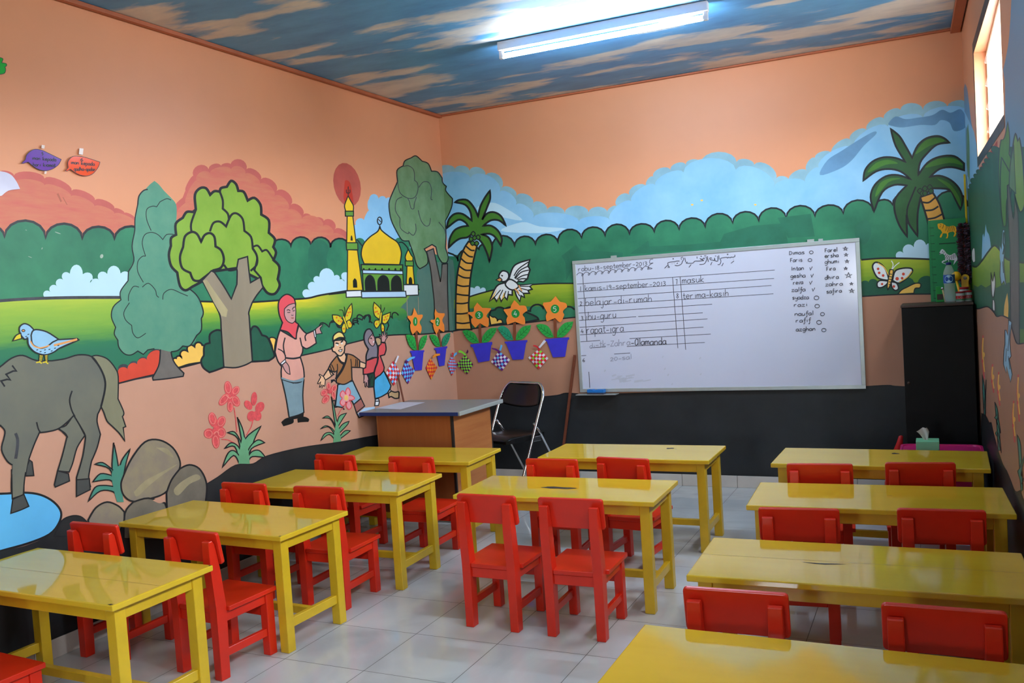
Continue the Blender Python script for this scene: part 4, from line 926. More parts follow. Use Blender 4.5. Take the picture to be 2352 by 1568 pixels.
CH = [
 ((.555,-4.615), -3, 'red chair whose seat shows below the nearest mural-side table, on its aisle side'),
 ((.205,-4.59), 0, 'red chair with only a seat corner showing at the nearest mural-side table, toward the wall'),
 ((.245,-3.718), 0, 'red chair at the painted rocks, its back rising behind the nearest mural-side table'),
 ((.81,-3.715), -3.4, 'red chair with a chipped post beside the corner of the nearest mural-side table'),
 ((.338,-2.9), 0, 'red chair on the wall side of the third mural-side table'),
 ((.819,-2.91), 1.6, 'red chair on the aisle side of the third mural-side table'),
 ((.33,-2.125), -2, 'red chair on the wall side of the table before the teacher desk'),
 ((.864,-2.135), 1.2, 'red chair on the aisle side of the table before the teacher desk'),
 ((1.746,-2.927), -.8, 'free-standing red chair facing the long-chipped table, the one nearer the mural wall'),
 ((2.143,-2.925), 1.3, 'free-standing red chair facing the long-chipped table, the one nearer the window wall'),
 ((1.714,-2.11), 1.8, 'red chair behind the chipped table, below the black folding chair'),
 ((2.077,-2.04), -5.4, 'red chair behind the chipped table, below the middle of the whiteboard'),
 ((3.02,-3.878), 2.4, 'big near red chair beyond the nearest table, toward the aisle'),
 ((3.544,-3.876), 1.4, 'big near red chair beyond the nearest table, close to the window wall'),
 ((3.066,-2.924), 5.5, 'red chair beyond the split-top table, toward the aisle'),
 ((3.547,-2.85), 3.8, 'red chair beyond the split-top table, close to the window wall'),
 ((3.047,-2.078), 5, 'red chair facing the tissue-box table, toward the aisle'),
 ((3.469,-2.0), 5.8, 'red chair facing the tissue-box table, close to the window wall')]
c0 = make_chair()
for i, (p, a, lab) in enumerate(CH):
    o = c0 if i == 0 else dup(c0, (0,0,0), 0)
    o.location = (*p, 0); o.rotation_euler = (0,0,radians(a))
    tag(o, lab, 'chair', 'red school chairs')
# ---------------------------------------------------------------- teacher desk
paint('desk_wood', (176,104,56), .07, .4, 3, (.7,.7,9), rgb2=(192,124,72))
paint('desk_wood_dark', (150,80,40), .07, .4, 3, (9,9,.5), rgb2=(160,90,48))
paint('desk_grey', (142,138,134), .02, .35, 8); paint('desk_blue', (34,52,112), .03, .35, 8); paint('desk_edge', (160,164,160), .02, .3, 8)
paint('desk_black', (44,38,38), .05, .4, 8)
DX0, DX1, DY0, DY1, DZ = .018, .785, -1.395, -.758, .745
desk = empty('teacher_desk', ((DX0+DX1)/2, (DY0+DY1)/2, 0), 0, 'brown teacher desk with grey top and blue front edge in the corner', 'desk')
def part(nm, bm, m, root, sm=False):      # world-space mesh hung under ROOT without moving
    Mi = Matrix.LocRotScale(root.location, root.rotation_euler, None).inverted()
    bmesh.ops.transform(bm, matrix=Mi, verts=bm.verts[:]); return mesh_obj(nm, bm, m, root, sm)
part('desk_top', box_bm((DX0,DY0,DZ-.026), (DX1,DY1,DZ), .004), MATS['desk_grey'], desk)
part('edge_band', box_bm((DX0+.002,DY0-.004,DZ-.025), (DX1-.002,DY0-.0002,DZ-.002), .001), MATS['desk_blue'], desk)
part('edge_band', box_bm((DX1+.0002,DY0+.002,DZ-.027), (DX1+.009,DY1-.002,DZ+.001), .004), MATS['desk_edge'], desk)
bx0, bx1, by0, by1 = .115, .70, -1.325, -.79
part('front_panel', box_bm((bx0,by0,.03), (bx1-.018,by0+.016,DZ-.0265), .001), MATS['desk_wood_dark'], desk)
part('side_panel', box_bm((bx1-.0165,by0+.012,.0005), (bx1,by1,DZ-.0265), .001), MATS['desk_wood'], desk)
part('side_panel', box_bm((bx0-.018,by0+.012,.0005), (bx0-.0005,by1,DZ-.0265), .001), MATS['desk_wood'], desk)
for x, y in ((bx1-.0175,by0-.004), (bx1-.0165,by1+.0005)): part('edge_strip', box_bm((x,y,.0005), (x+.018,y+.0155,DZ-.0268), .002), MATS['desk_black'], desk)
# paper lying on the desk
paint('paper', (214,212,222), .01, .5, 6)
bm = bmesh.new()
q = [on_z(u, v, DZ+.001) for u, v in ((848,938),(905,940),(962,924),(908,923.5))]
q = [Vector((p.x+.05, p.y, p.z)) for p in q]
vs = [bm.verts.new(p) for p in q] + [bm.verts.new(p+Vector((0,0,.0012))) for p in q]
for f in ((0,1,2,3),(4,5,6,7),(0,1,5,4),(1,2,6,5),(2,3,7,6),(3,0,4,7)): bm.faces.new([vs[i] for i in f])
tag(mesh_obj('paper_sheet', bm, MATS['paper']), 'white paper lying on the grey desk top', 'paper')
# ---------------------------------------------------------------- black folding chair
paint('vinyl', (12,12,13), .1, .28, 14, spec=.5)
m, nt, bs = new_mat('chrome'); bs.inputs['Metallic'].default_value = 1; bs.inputs['Roughness'].default_value = .12; bs.inputs['Base Color'].default_value = (.78,.78,.8,1); MATS['chrome'] = m
FC = empty('folding_chair', (.70,-.435,0), atan2(-.44,.9)+radians(4), 'black padded folding chair with chrome frame beside the teacher desk', 'chair')
hw = .225
def arc_pts(a, c, n): return [(a + (c-a)*i/n) for i in range(n+1)]
# local frame: x across, -y is the way the seat faces
def fy(z): return .145 - (z/.82)*0 + (z-.80)*(.36/.80)      # the long tube leans back: y at height z
pts = []
for z in (.0, .2, .44, .6, .68): pts.append((-hw-.004, fy(z), z))
for i in range(1, 8):
    t_ = pi/2*i/8; pts.append((-hw+.0 + .10*(1-cos(t_)) - .004, fy(.68+.13*sin(t_)), .68+.13*sin(t_)))
pts = pts + [(-x, y, z) for x, y, z in reversed(pts)]
mesh_obj('frame_tube', tube_bm(pts, .0115, 12), MATS['chrome'], FC)
for s in (-1, 1):
    mesh_obj('rear_leg', tube_bm([(s*(hw-.022), .02, .53),(s*(hw-.022), .09, .44),(s*(hw-.022), .335, .0)], .0095, 10), MATS['chrome'], FC)
    mesh_obj('hinge', box_bm((s*(hw-.014)-.0025, -.01, .40), (s*(hw-.014)+.0025, .075, .435), .002), MATS['chrome'], FC)
mesh_obj('crossbar', tube_bm([(-hw-.004,fy(.05),.05),(hw+.004,fy(.05),.05)], .007, 8), MATS['chrome'], FC)
mesh_obj('crossbar', tube_bm([(-hw+.022,.30,.065),(hw-.022,.30,.065)], .007, 8), MATS['chrome'], FC)
for s in (-1, 1): mesh_obj('rubber_foot', tube_bm([(s*(hw+.004),fy(.0)-.0005,.0005),(s*(hw+.004),fy(.03),.03)], .0145, 10), MATS['vinyl'], FC)
# padded seat
bm = bmesh.new(); NX, NY = 12, 12
def seat_z(u, v): return .448 + .012*(1-(2*u-1)**4)*(1-(2*v-1)**4) - .018*max(0, 1-v*5)**2
def sx(u, v): return (u-.5)*2*(.195 - .025*max(0,v-.7)/.3 - .02*max(0,.12-v)/.12)
grid = [[bm.verts.new((sx(i/NX,j/NY), -.235+.385*j/NY, seat_z(i/NX,j/NY))) for i in range(NX+1)] for j in range(NY+1)]
low = [[bm.verts.new((sx(i/NX,j/NY), -.235+.385*j/NY, .412)) for i in range(NX+1)] for j in range(NY+1)]
for j in range(NY):
    for i in range(NX):
        bm.faces.new((grid[j][i],grid[j][i+1],grid[j+1][i+1],grid[j+1][i])); bm.faces.new((low[j][i],low[j+1][i],low[j+1][i+1],low[j][i+1]))
for j in range(NY):
    for i in (0, NX): bm.faces.new((grid[j][i],grid[j+1][i],low[j+1][i],low[j][i]))
for i in range(NX):
    for j in (0, NY): bm.faces.new((grid[j][i],low[j][i],low[j][i+1],grid[j][i+1]))
mesh_obj('seat', bm, MATS['vinyl'], FC, smooth=False)
for p in FC.children[-1].data.polygons: p.use_smooth = p.normal.z > .3
# curved back pad filling the arch
bm = bmesh.new(); NX, NZ = 14, 10
def bw(z): return hw-.016 if z < .68 else hw-.016 - .10*(1-math.sqrt(max(0,1-((z-.68)/.132)**2)))
fr, bk_ = [], []
for j in range(NZ+1):
    v = j/NZ; z = .66 + .145*v; a, c = [], []
    for i in range(NX+1):
        u = 2*i/NX-1; dz = -.03*(1-u*u)*(1-v); y = fy(z) + .03*(1-u*u)
        a.append(bm.verts.new((u*bw(z), y-.016, z+dz))); c.append(bm.verts.new((u*bw(z), y+.006, z+dz)))
    fr.append(a); bk_.append(c)
for j in range(NZ):
    for i in range(NX):
        for g in (fr, bk_): bm.faces.new((g[j][i],g[j][i+1],g[j+1][i+1],g[j+1][i])).smooth = True
    for i in (0, NX): bm.faces.new((fr[j][i],fr[j+1][i],bk_[j+1][i],bk_[j][i]))
for i in range(NX):
    for j in (0, NZ): bm.faces.new((fr[j][i],fr[j][i+1],bk_[j][i+1],bk_[j][i]))
mesh_obj('backrest', bm, MATS['vinyl'], FC)
# ---------------------------------------------------------------- sticks
paint('stick_brown', (110,56,36), .08, .45, 6, (3,3,.6)); paint('stick_yellow', (224,186,40), .04, .45, 9)
def stick(name, p, q, w, m, label, cat):
    o = empty(name, p, 0, label, cat); d = Vector(q)-Vector(p)
    bm = box_bm((-w/2,-w/2,0), (w/2,w/2,d.length), .002)
    bmesh.ops.transform(bm, matrix=d.to_track_quat('Z','Y').to_matrix().to_4x4(), verts=bm.verts[:])
    me = bpy.data.meshes.new(name); bm.to_mesh(me); bm.free(); me.materials.append(m)
    bpy.data.objects.remove(o)
    o = bpy.data.objects.new(name, me); o.location = p; link(o); return tag(o, label, cat)
stick('wooden_stick', (.878,-.05,.003), (1.064,-.028,.985), .02, MATS['stick_brown'], 'long brown stick leaning on the wall beside the whiteboard', 'stick')
p = on_x(914, 860, .02); q = on_x(921.5, 916, .02)
stick('thin_stick', (.04, q.y, DZ+.0008), (.018, p.y, p.z), .012, MATS['stick_brown'], 'thin brown stick standing on the desk against the mural wall', 'stick')
bm = box_bm((.267,-.0145,.45), (.286,-.0095,.603), .001)
tag(mesh_obj('yellow_strip', bm, MATS['stick_yellow']), 'small yellow strip on the dark wall between desk and folding chair', 'strip')
# ---------------------------------------------------------------- whiteboard with its writing
paint('board_white', (206,208,226), .008, .13, 3, spec=.5); paint('alu', (186,194,194), .02, .32, 20, metal=.5, spec=.6); paint('marker', (78,76,86), .1, .4, 30)
paint('marker_faint', (150,150,168), .02, .4, 30); paint('smudge', (190,192,206), .02, .3, 10)
BT = .022                      # board thickness off the wall
tl, tr_, br_, bl_ = (on_y(*q, -BT) for q in ((1314,600),(1975,545),(1988,888.5),(1332.6,904.5)))
bx0, bx1 = (tl.x+bl_.x)/2, (tr_.x+br_.x)/2; bz0, bz1 = (bl_.z+br_.z)/2, (tl.z+tr_.z)/2
WB = empty('whiteboard', ((bx0+bx1)/2, -.009, bz0), 0, 'large whiteboard on the back wall with handwritten lists and names', 'whiteboard')
fw = .026
part('board_panel', box_bm((bx0+.006,-BT+.006,bz0+.006), (bx1-.006,-.010,bz1-.006)), MATS['board_white'], WB)
for nm, lo, hi in (('frame_rail', (bx0,-BT-.002,bz0), (bx1,-.0092,bz0+fw)), ('frame_rail', (bx0,-BT-.002,bz1-fw), (bx1,-.0092,bz1)), ('frame_stile', (bx0,-BT-.0015,bz0+fw), (bx0+fw,-.0092,bz1-fw)), ('frame_stile', (bx1-fw,-BT-.0015,bz0+fw), (bx1,-.0092,bz1-fw))):
    part(nm, box_bm(lo, hi, .002), MATS['alu'], WB)
for u, v in ((1410,589),(1862,551)):
    c = on_y(u, v, -.012); part('wall_bracket', box_bm((c.x-.022,-.02,bz1-.004), (c.x+.022,-.0092,bz1+.016), .001), MATS['alu'], WB)
c = on_y(1885, 547, -.012); part('wall_bracket', box_bm((c.x-.015,-.02,bz1-.002), (c.x+.015,-.0092,bz1+.014), .001), MATS['alu'], WB)
# the ledge under the lower left corner
e0, e1 = on_y(1326,908,-.05), on_y(1418,904,-.05)
part('ledge', box_bm((e0.x,-.085,bz0-.016), (e1.x,-.0092,bz0-.010), .001), MATS['alu'], WB)
# single-stroke alphabet: baseline 0, small letters 1 high
G = {
'a':'.85,.8 .5,1 .1,.75 .05,.3 .35,0 .7,.2 .85,.7|.85,1 .85,.3 1,0','b':'.1,1.9 .1,0|.1,.6 .45,1 .85,.7 .8,.2 .4,0 .1,.2','c':'.8,.8 .45,1 .1,.6 .2,.1 .6,0 .85,.2','d':'.85,.7 .45,1 .1,.6 .2,.1 .55,0 .85,.4|.85,1.9 .85,0',
'e':'.1,.5 .8,.55 .7,.9 .4,1 .1,.65 .15,.2 .5,0 .85,.2','f':'.8,1.7 .5,1.8 .4,1.4 .4,-.5 .2,-.8 .05,-.6|.1,.9 .75,.95','g':'.85,.75 .45,1 .1,.6 .2,.1 .55,.05 .85,.5|.85,1 .85,-.4 .5,-.8 .1,-.6','h':'.1,1.9 .1,0|.1,.6 .5,1 .8,.7 .8,0',
'i':'.3,1 .3,0|.3,1.4 .32,1.45','j':'.5,1 .5,-.4 .25,-.8 0,-.55|.5,1.4 .52,1.45','k':'.1,1.9 .1,0|.75,1 .12,.5 .85,0','l':'.25,1.9 .25,0','m':'.05,1 .05,0|.05,.6 .3,1 .5,.75 .5,0|.5,.6 .75,1 .95,.75 .95,0','n':'.1,1 .1,0|.1,.6 .5,1 .8,.7 .8,0',
'o':'.45,1 .1,.6 .2,.1 .5,0 .85,.4 .75,.85 .45,1','p':'.1,1 .1,-.8|.1,.6 .45,1 .85,.7 .75,.2 .4,0 .1,.25','q':'.85,.75 .45,1 .1,.6 .2,.1 .55,.05 .85,.5|.85,1 .85,-.8','r':'.1,1 .1,0|.1,.55 .35,.95 .7,.95','s':'.8,.85 .45,1 .15,.8 .45,.5 .8,.25 .45,0 .1,.15','t':'.4,1.6 .4,.2 .6,0 .8,.1|.1,1 .75,1',
'u':'.1,1 .1,.3 .4,0 .8,.4|.8,1 .8,0','v':'.1,1 .4,0 .85,1.3','w':'.05,1 .25,0 .5,.8 .7,0 .95,1','y':'.1,1 .15,.4 .5,.2 .85,.6|.85,1 .8,-.4 .45,-.8 .1,-.6','z':'.1,.95 .8,.95 .1,.05 .85,.05','-':'.1,.5 .8,.5','.':'.3,.05 .35,.1',' ':'',
'0':'.45,1.3 .1,.8 .2,.15 .5,0 .85,.5 .75,1.1 .45,1.3','1':'.4,1.3 .4,0','2':'.1,1 .4,1.3 .8,1 .5,.5 .1,.02|.1,.02 .85,.02','3':'.1,1.2 .5,1.3 .75,1 .4,.7 .8,.4 .5,0 .1,.1','4':'.5,1.4 .1,.5 .85,.5|.65,.9 .65,0','5':'.8,1.3 .2,1.3 .15,.8 .6,.8 .8,.4 .5,0 .1,.1','6':'.7,1.3 .2,.8 .15,.3 .5,0 .8,.3 .5,.65 .2,.4','7':'.1,1.25 .75,1.3 .5,0','8':'.75,1.1 .45,1.3 .2,1.05 .75,.4 .45,0 .15,.35 .75,1.1','9':'.75,.8 .45,.6 .15,.9 .45,1.3 .75,1 .7,0',
'D':'.1,1.5 .1,0|0,1.5 .7,1.3 .9,.7 .5,.05 0,0','F':'.15,1.6 .15,0|.1,1.6 .85,1.6|.15,.85 .7,.85','I':'.35,1.6 .35,0','A':'.85,1.4 .45,1.7 .1,1.2 .1,.4 .4,0 .8,.5|.85,1.7 .85,0','Z':'.05,1.5 .85,1.5 .05,.02 .9,.05'}
ADV = {'i':.6,'l':.5,'j':.75,'.':.5,'1':.7,'m':1.2,'-':1.0,'I':.7,'f':.8,'t':.85}
def write(P, text, p0, p1, xh, m='marker', w=1.25, T=(0,0,1), seed=0):
    """TEXT along the line p0-p1 (pixels), small letters XH pixels high"""
    x0, y0, k = T; r = random.Random(seed + len(text)*7 + sum(map(ord, text)))
    a = Vector((x0+p0[0]/k, y0+p0[1]/k)); b_ = Vector((x0+p1[0]/k, y0+p1[1]/k)); xh = xh/k
    tot = sum(ADV.get(c, 1.05) for c in text); d = (b_-a)/tot; up = Vector((d.y, -d.x)).normalized()*xh if d.length else Vector((0,-xh))
    up = (up + Vector((.05*xh*.3, -xh)))*.5
    s = 0
    for c in text:
        jz = r.uniform(-.06, .06)
        for st in G.get(c, '').split('|'):
            if not st: continue
            q = [tuple(map(float, z.split(','))) for z in st.split()]
            pts = [a + d*(s+u) + up*(v+jz) for u, v in q]
            pts = cr([(z.x, z.y) for z in pts], 4, False) if len(q) > 2 and c not in '47kvwzZ' else [(z.x, z.y) for z in pts]
            P.strip(m, pts, w)
        s += ADV.get(c, 1.05)
PW = Paint(lambda u, v: on_y(u, v, -BT+.006), (0,-1,0), start=.0003); PW.step = .000008
b = PW; b.use(*cB)
for s in ('245,497 1730,392','247,555 1725,455','250,606 1705,508','255,662 1720,570','258,715 1260,648','258,770 690,742','705,741 1190,713','262,822 1225,758','265,878 1195,820','268,930 420,920','640,906 1250,872','350,975 460,968','620,965 1205,935','525,1022 645,1014','272,1035 315,1032'): b.line('marker', '^'+s.replace(' ', ' ^'), 1.3)
for s in ('288,415 320,925','963,447 1003,978','1020,442 1062,990','335,1155 342,1275'): b.line('marker', '^'+s.replace(' ', ' ^'), 1.4)
T4 = (1300,560,9.046)
write(b, 'rabu-18-september-2013', (255,572), (1700,440), 58, T=T4)
b.use(*T4)
for i in range(11):
    x = 220 + i*137; y = 650 - i*13.5
    b.line('marker', f'{x},{y} {x+50},{y-48} {x+110},{y-40} {x+137},{y-2} {x+110},{y+15} {x+112},{y-18} {x+140},{y-25}', 1.3)
b.line('marker', '1730,490 1790,510 1730,520 1715,470 1760,420 1810,395 1740,400 1750,330 1810,315', 1.3)
write(b, 'kamis-19-september-2013', (390,978), (2090,862), 66, T=T4); write(b, 'belajar-di-rumah', (400,1292), (1800,1195), 84, T=T4)
write(b, '1', (275,985), (330,983), 75, T=T4); write(b, '2', (290,1275), (345,1272), 60, T=T4)
write(b, 'ibu-guru', (312,768), (545,750), 32, T=cB); write(b, 'rapat-igra', (318,868), (600,852), 33, T=cB)
write(b, 'di', (340,980), (385,976), 20, 'marker_faint', 1.4, T=cB); write(b, '-tk-Zahra', (385,972), (650,955), 26, 'marker_faint', 1.5, T=cB); write(b, '-Alamanda', (650,958), (920,948), 28, T=cB, w=1.7)
write(b, '3', (275,768), (298,767), 22, T=cB); write(b, '4', (275,866), (300,864), 22, T=cB); write(b, '6', (288,1082), (310,1080), 20, T=cB); write(b, '20-sal', (495,1075), (660,1058), 20, 'marker_faint', 1.2, T=cB)
T5 = (1500,560,9.8)
write(b, '7', (505,915), (565,910), 85, T=T5); write(b, '8', (525,1222), (590,1218), 80, T=T5)
write(b, 'masuk', (655,893), (1165,860), 88, T=T5); write(b, 'terima-kasih', (665,1238), (1715,1165), 82, T=T5)
# line of arabic script
b.use(*T5)
for s in ('1840,245 1845,280 1800,300 1760,295 1740,310 1700,300 1680,318 1650,300 1540,318 1520,340 1530,400 1500,460 1455,465','1480,255 1490,350','1455,270 1458,380 1425,385 1400,375 1385,320 ^1380,375 1330,360 1290,355 1280,320 1310,315 1330,330','1225,275 1245,405','1190,290 1210,340 1195,390 1150,450 1045,465','1145,370 1090,350 1060,330 1110,345 1140,320 1155,345','1145,375 1040,385 960,385 ^930,395 900,430 820,435 750,430 780,405','715,310 740,410','680,310 690,350 660,400 640,450 560,490 490,480','600,385 540,385 ^500,395 345,420 ^340,470 260,548','1825,380 ^1755,438','1585,430 ^1548,498','1330,405 ^1295,478','860,462 ^808,530','350,480 ^340,540','365,500 ^370,540','535,450 ^560,425','625,325 670,290','1150,270 1200,265','990,285 ^993,330','630,350 650,345','1140,322 1165,318','1395,270 ^1425,275'): b.line('marker', '^'+s, 1.5)
for x, y, r in ((1680,235,16),(1085,280,14),(455,335,15),(1808,340,7),(475,435,6),(430,450,6)): b.dot('marker', x, y, r)
# columns of names with their marks
def mark(kind, x, y, r=15):
    if kind == 'o': b.strip('marker', ell(x, y, r, r*.8, cQ), 1.4, True)
    elif kind == 'v': b.line('marker', f'^{x-8},{y-8} ^{x-2},{y+12} ^{x+12},{y-14}', 1.5)
    else:
        q = [(x+r*sin(i*4*pi/5), y-r*cos(i*4*pi/5)*.8) for i in range(6)]
        b.line('marker', ' '.join(f'^{u:.1f},{v:.1f}' for u, v in q), 1.5)
b.use(*cQ)
for t_, p, q, k, mx, my, r in (('Dimas',(205,278),(325,272),'o',371,259,14),('Faris',(212,333),(308,328),'o',361,317,14),('Intan',(218,395),(318,389),'v',367,380,14),('gesha',(215,450),(330,445),'v',376,434,18),('reva',(235,500),(312,496),'v',366,487,14),('zalfa',(222,555),(330,549),'v',386,538,18),('syadza',(228,613),(355,608),'o',410,600,18),('razi',(240,668),(345,662),'o',415,662,17),('naufal',(246,735),(390,728),'o',455,722,15),('rafif',(254,785),(370,780),'o',429,784,18),('azghan',(256,850),(405,845),'o',465,842,16),
  ('Farel',(472,260),(570,252),'*',627,232,20),('ersha',(472,300),(578,294),'*',632,278,17),('ghumi',(472,345),(582,338),'*',639,327,18),('Fira',(484,398),(555,392),'*',629,380,16),('dhira',(472,462),(580,455),'*',650,432,28),('zahra',(476,514),(610,506),'*',672,495,15),('safira',(484,566),(602,558),'*',674,548,22)):
    write(b, t_, p, q, 17, T=cQ, w=1.4); mark(k, mx, my, r)
wr_ = b.finish('writing'); 
M_ = Matrix.Translation(-WB.location); wr_.data.transform(M_); wr_.parent = WB; wr_['label'] = 'black marker handwriting'
PS = Paint(lambda u, v: on_y(u, v, -BT+.006), (0,-1,0), start=.0001); PS.step = .000004
b = PS; b.use(*cB)
r = random.Random(4)
for i in range(16):
    x, y = r.uniform(480, 760), r.uniform(1185, 1235); b.strip('smudge', path(f'{x},{y} {x+r.uniform(20,70)},{y-r.uniform(2,14)}', cB, False), r.uniform(2,5))
for x, y in ((900,1140),(925,1185),(1170,1180),(955,1255),(450,1155),(885,1050),(1165,1060)): b.strip('smudge', path(f'{x},{y} {x+10},{y-14}', cB, False), 3)
bp = next(c for c in WB.children if c.name.startswith('board_panel'))
bmx = bmesh.new(); bmx.from_mesh(bp.data); bmesh.ops.transform(b.bm, matrix=M_, verts=b.bm.verts[:])
for f in b.bm.faces: f.material_index = 1
join(bmx, b.bm); bmx.to_mesh(bp.data); bmx.free(); bp.data.materials.append(MATS['smudge'])
# blue eraser on the ledge
paint('eraser_blue', (34,116,196), .03, .4, 9); paint('eraser_felt', (60,64,84), .1, .8, 30)
e0, e1 = on_y(1350,902,-.065), on_y(1389,898,-.065)
ER = empty('board_eraser', ((e0.x+e1.x)/2, -.058, bz0-.0095), radians(-6), 'blue whiteboard eraser on the ledge under the board', 'eraser')
hwid = (e1.x-e0.x)/2
mesh_obj('felt_pad', box_bm((-hwid,-.024,.0005),(hwid,.02,.012),.001), MATS['eraser_felt'], ER)
mesh_obj('eraser_body', prism_bm([(-hwid,.0125),(hwid,.0125),(hwid,.036),(hwid*.1,.036),(-hwid*.05,.028),(-hwid*.3,.028),(-hwid*.35,.036),(-hwid,.036)], 'y', -.024, .02, .002, 2), MATS['eraser_blue'], ER)
# ---------------------------------------------------------------- paper cut-outs fixed to the walls
def cut(name, plane, pts, m, parent, off, th=.0012):
    """thin card: polygon PTS (pixels) on a wall plane, OFF metres in front of it"""
    unp, N = plane; N = Vector(N)
    w = [unp(*p) + N*off for p in pts]; u = N.cross(Vector((0,0,1))); v = N.cross(u)
    fl = [Vector((p.dot(u), p.dot(v), 0)) for p in w]; bm = bmesh.new()
    A = [bm.verts.new(p) for p in w]; B = [bm.verts.new(p + N*th) for p in w]
    for t_ in tessellate_polygon([fl]):
        try: bm.faces.new([A[k] for k in t_]); bm.faces.new([B[k] for k in t_])
        except ValueError: pass
    n = len(w)
    for i in range(n): 
        try: bm.faces.new((A[i],A[(i+1)%n],B[(i+1)%n],B[i]))
        except ValueError: pass
    return part(name, bm, m, parent) if parent else mesh_obj(name, bm, m)
PLL = (lambda u, v: on_x(u, v, 0), (1,0,0)); PBB = (lambda u, v: on_y(u, v, 0), (0,-1,0))
def pxp(s, T): return path(s, T, True)
paint('card_orange', (255,142,58), .02, .5, 9); paint('card_green', (44,166,70), .03, .5, 12); paint('card_teal', (36,150,110), .03, .5, 12); paint('card_disc', (36,144,62), .02, .5, 12); paint('card_blue', (62,56,196), .05, .5, 14); paint('card_brown', (130,70,44), .05, .5, 9); paint('chalk', (232,238,232), .01, .5, 9); paint('vein', (28,92,44), .02, .5, 9)
cF = (860,680,4.704)
FL = [
 ('1', PLL, 'first', '^410,125 440,185 ^450,205 500,200 ^500,230 470,280 ^490,330 490,370 ^475,405 ^440,370 ^395,415 375,370 ^368,310 375,280 ^340,230 ^345,212 390,205', (421,275,24,48), '^425,375 ^450,375 ^460,585 ^442,585', '^325,420 370,418 420,455 ^440,585 400,575 355,520', '^555,418 545,480 510,560 ^465,588 470,510 500,440', '^372,590 ^526,584 ^526,602 ^518,604 ^500,798 ^425,803 ^385,610 ^375,610', 'card_green', 'card_green', 'nearest the desk'),
 ('2', PLL, 'second', '^640,138 670,180 ^740,185 ^742,205 715,260 ^735,310 735,385 ^680,355 ^655,415 630,370 ^615,310 620,300 ^585,270 ^600,255 635,250 ^632,190', (663,278,24,48), '^668,372 ^690,370 ^712,545 ^700,545', '^580,420 620,415 670,450 ^695,545 650,540 610,490', '^805,395 795,460 760,530 ^718,540 720,470 760,410', '^635,560 ^775,540 ^775,562 ^765,565 ^745,748 ^688,757 ^652,580 ^640,582', 'card_green', 'card_teal', 'just before the corner'),
 ('3', PBB, 'third', '^1120,68 1155,105 ^1175,125 1265,130 ^1262,150 1220,210 ^1245,240 1235,330 ^1150,290 ^1100,340 1060,290 ^1055,245 1070,225 ^1015,182 ^1030,170 1080,165 ^1085,120', (1141,203,44,45), '^1130,295 ^1160,295 ^1165,495 ^1142,500', '^958,375 1010,365 1090,400 ^1140,502 1070,505 1010,460', '^1330,340 1310,400 1240,490 ^1170,500 1180,430 1250,350', '^1042,520 ^1278,492 ^1280,520 ^1268,528 ^1250,695 ^1130,715 ^1070,550 ^1050,548', 'card_green', 'card_green', 'just past the corner'),
 ('4', PBB, 'fourth', '^1520,42 1560,80 ^1575,100 1640,105 ^1660,155 1610,195 ^1632,230 1630,305 ^1530,275 ^1445,305 1435,255 ^1450,215 ^1405,150 ^1410,140 1475,130 ^1485,100', (1534,187,44,46), '^1506,290 ^1536,285 ^1536,480 ^1505,480', '^1335,345 1390,318 1460,360 ^1510,470 1440,470 1390,420', '^1700,310 1680,380 1610,460 ^1535,472 1550,400 1610,330', '^1412,490 ^1658,472 ^1658,492 ^1645,500 ^1615,680 ^1500,686 ^1430,510 ^1418,508', 'card_teal', 'card_green', 'between three and five'),
 ('5', PBB, 'fifth', '^1965,-2 2000,45 ^2015,60 2075,75 ^2090,115 2045,160 ^2060,200 2018,280 ^1960,235 ^1870,272 1860,215 ^1875,175 ^1828,90 ^1835,68 1905,60 ^1925,45', (1960,137,46,48), '^1940,245 ^1975,245 ^1978,445 ^1950,445', '^1755,310 1810,298 1890,330 ^1945,440 1880,442 1810,390', '^2155,272 2130,350 2050,435 ^1980,442 1990,370 2060,290', '^1850,462 ^2108,442 ^2110,466 ^2095,470 ^2066,652 ^1935,660 ^1868,485 ^1855,482', 'card_green', 'card_green', 'beside the whiteboard')]
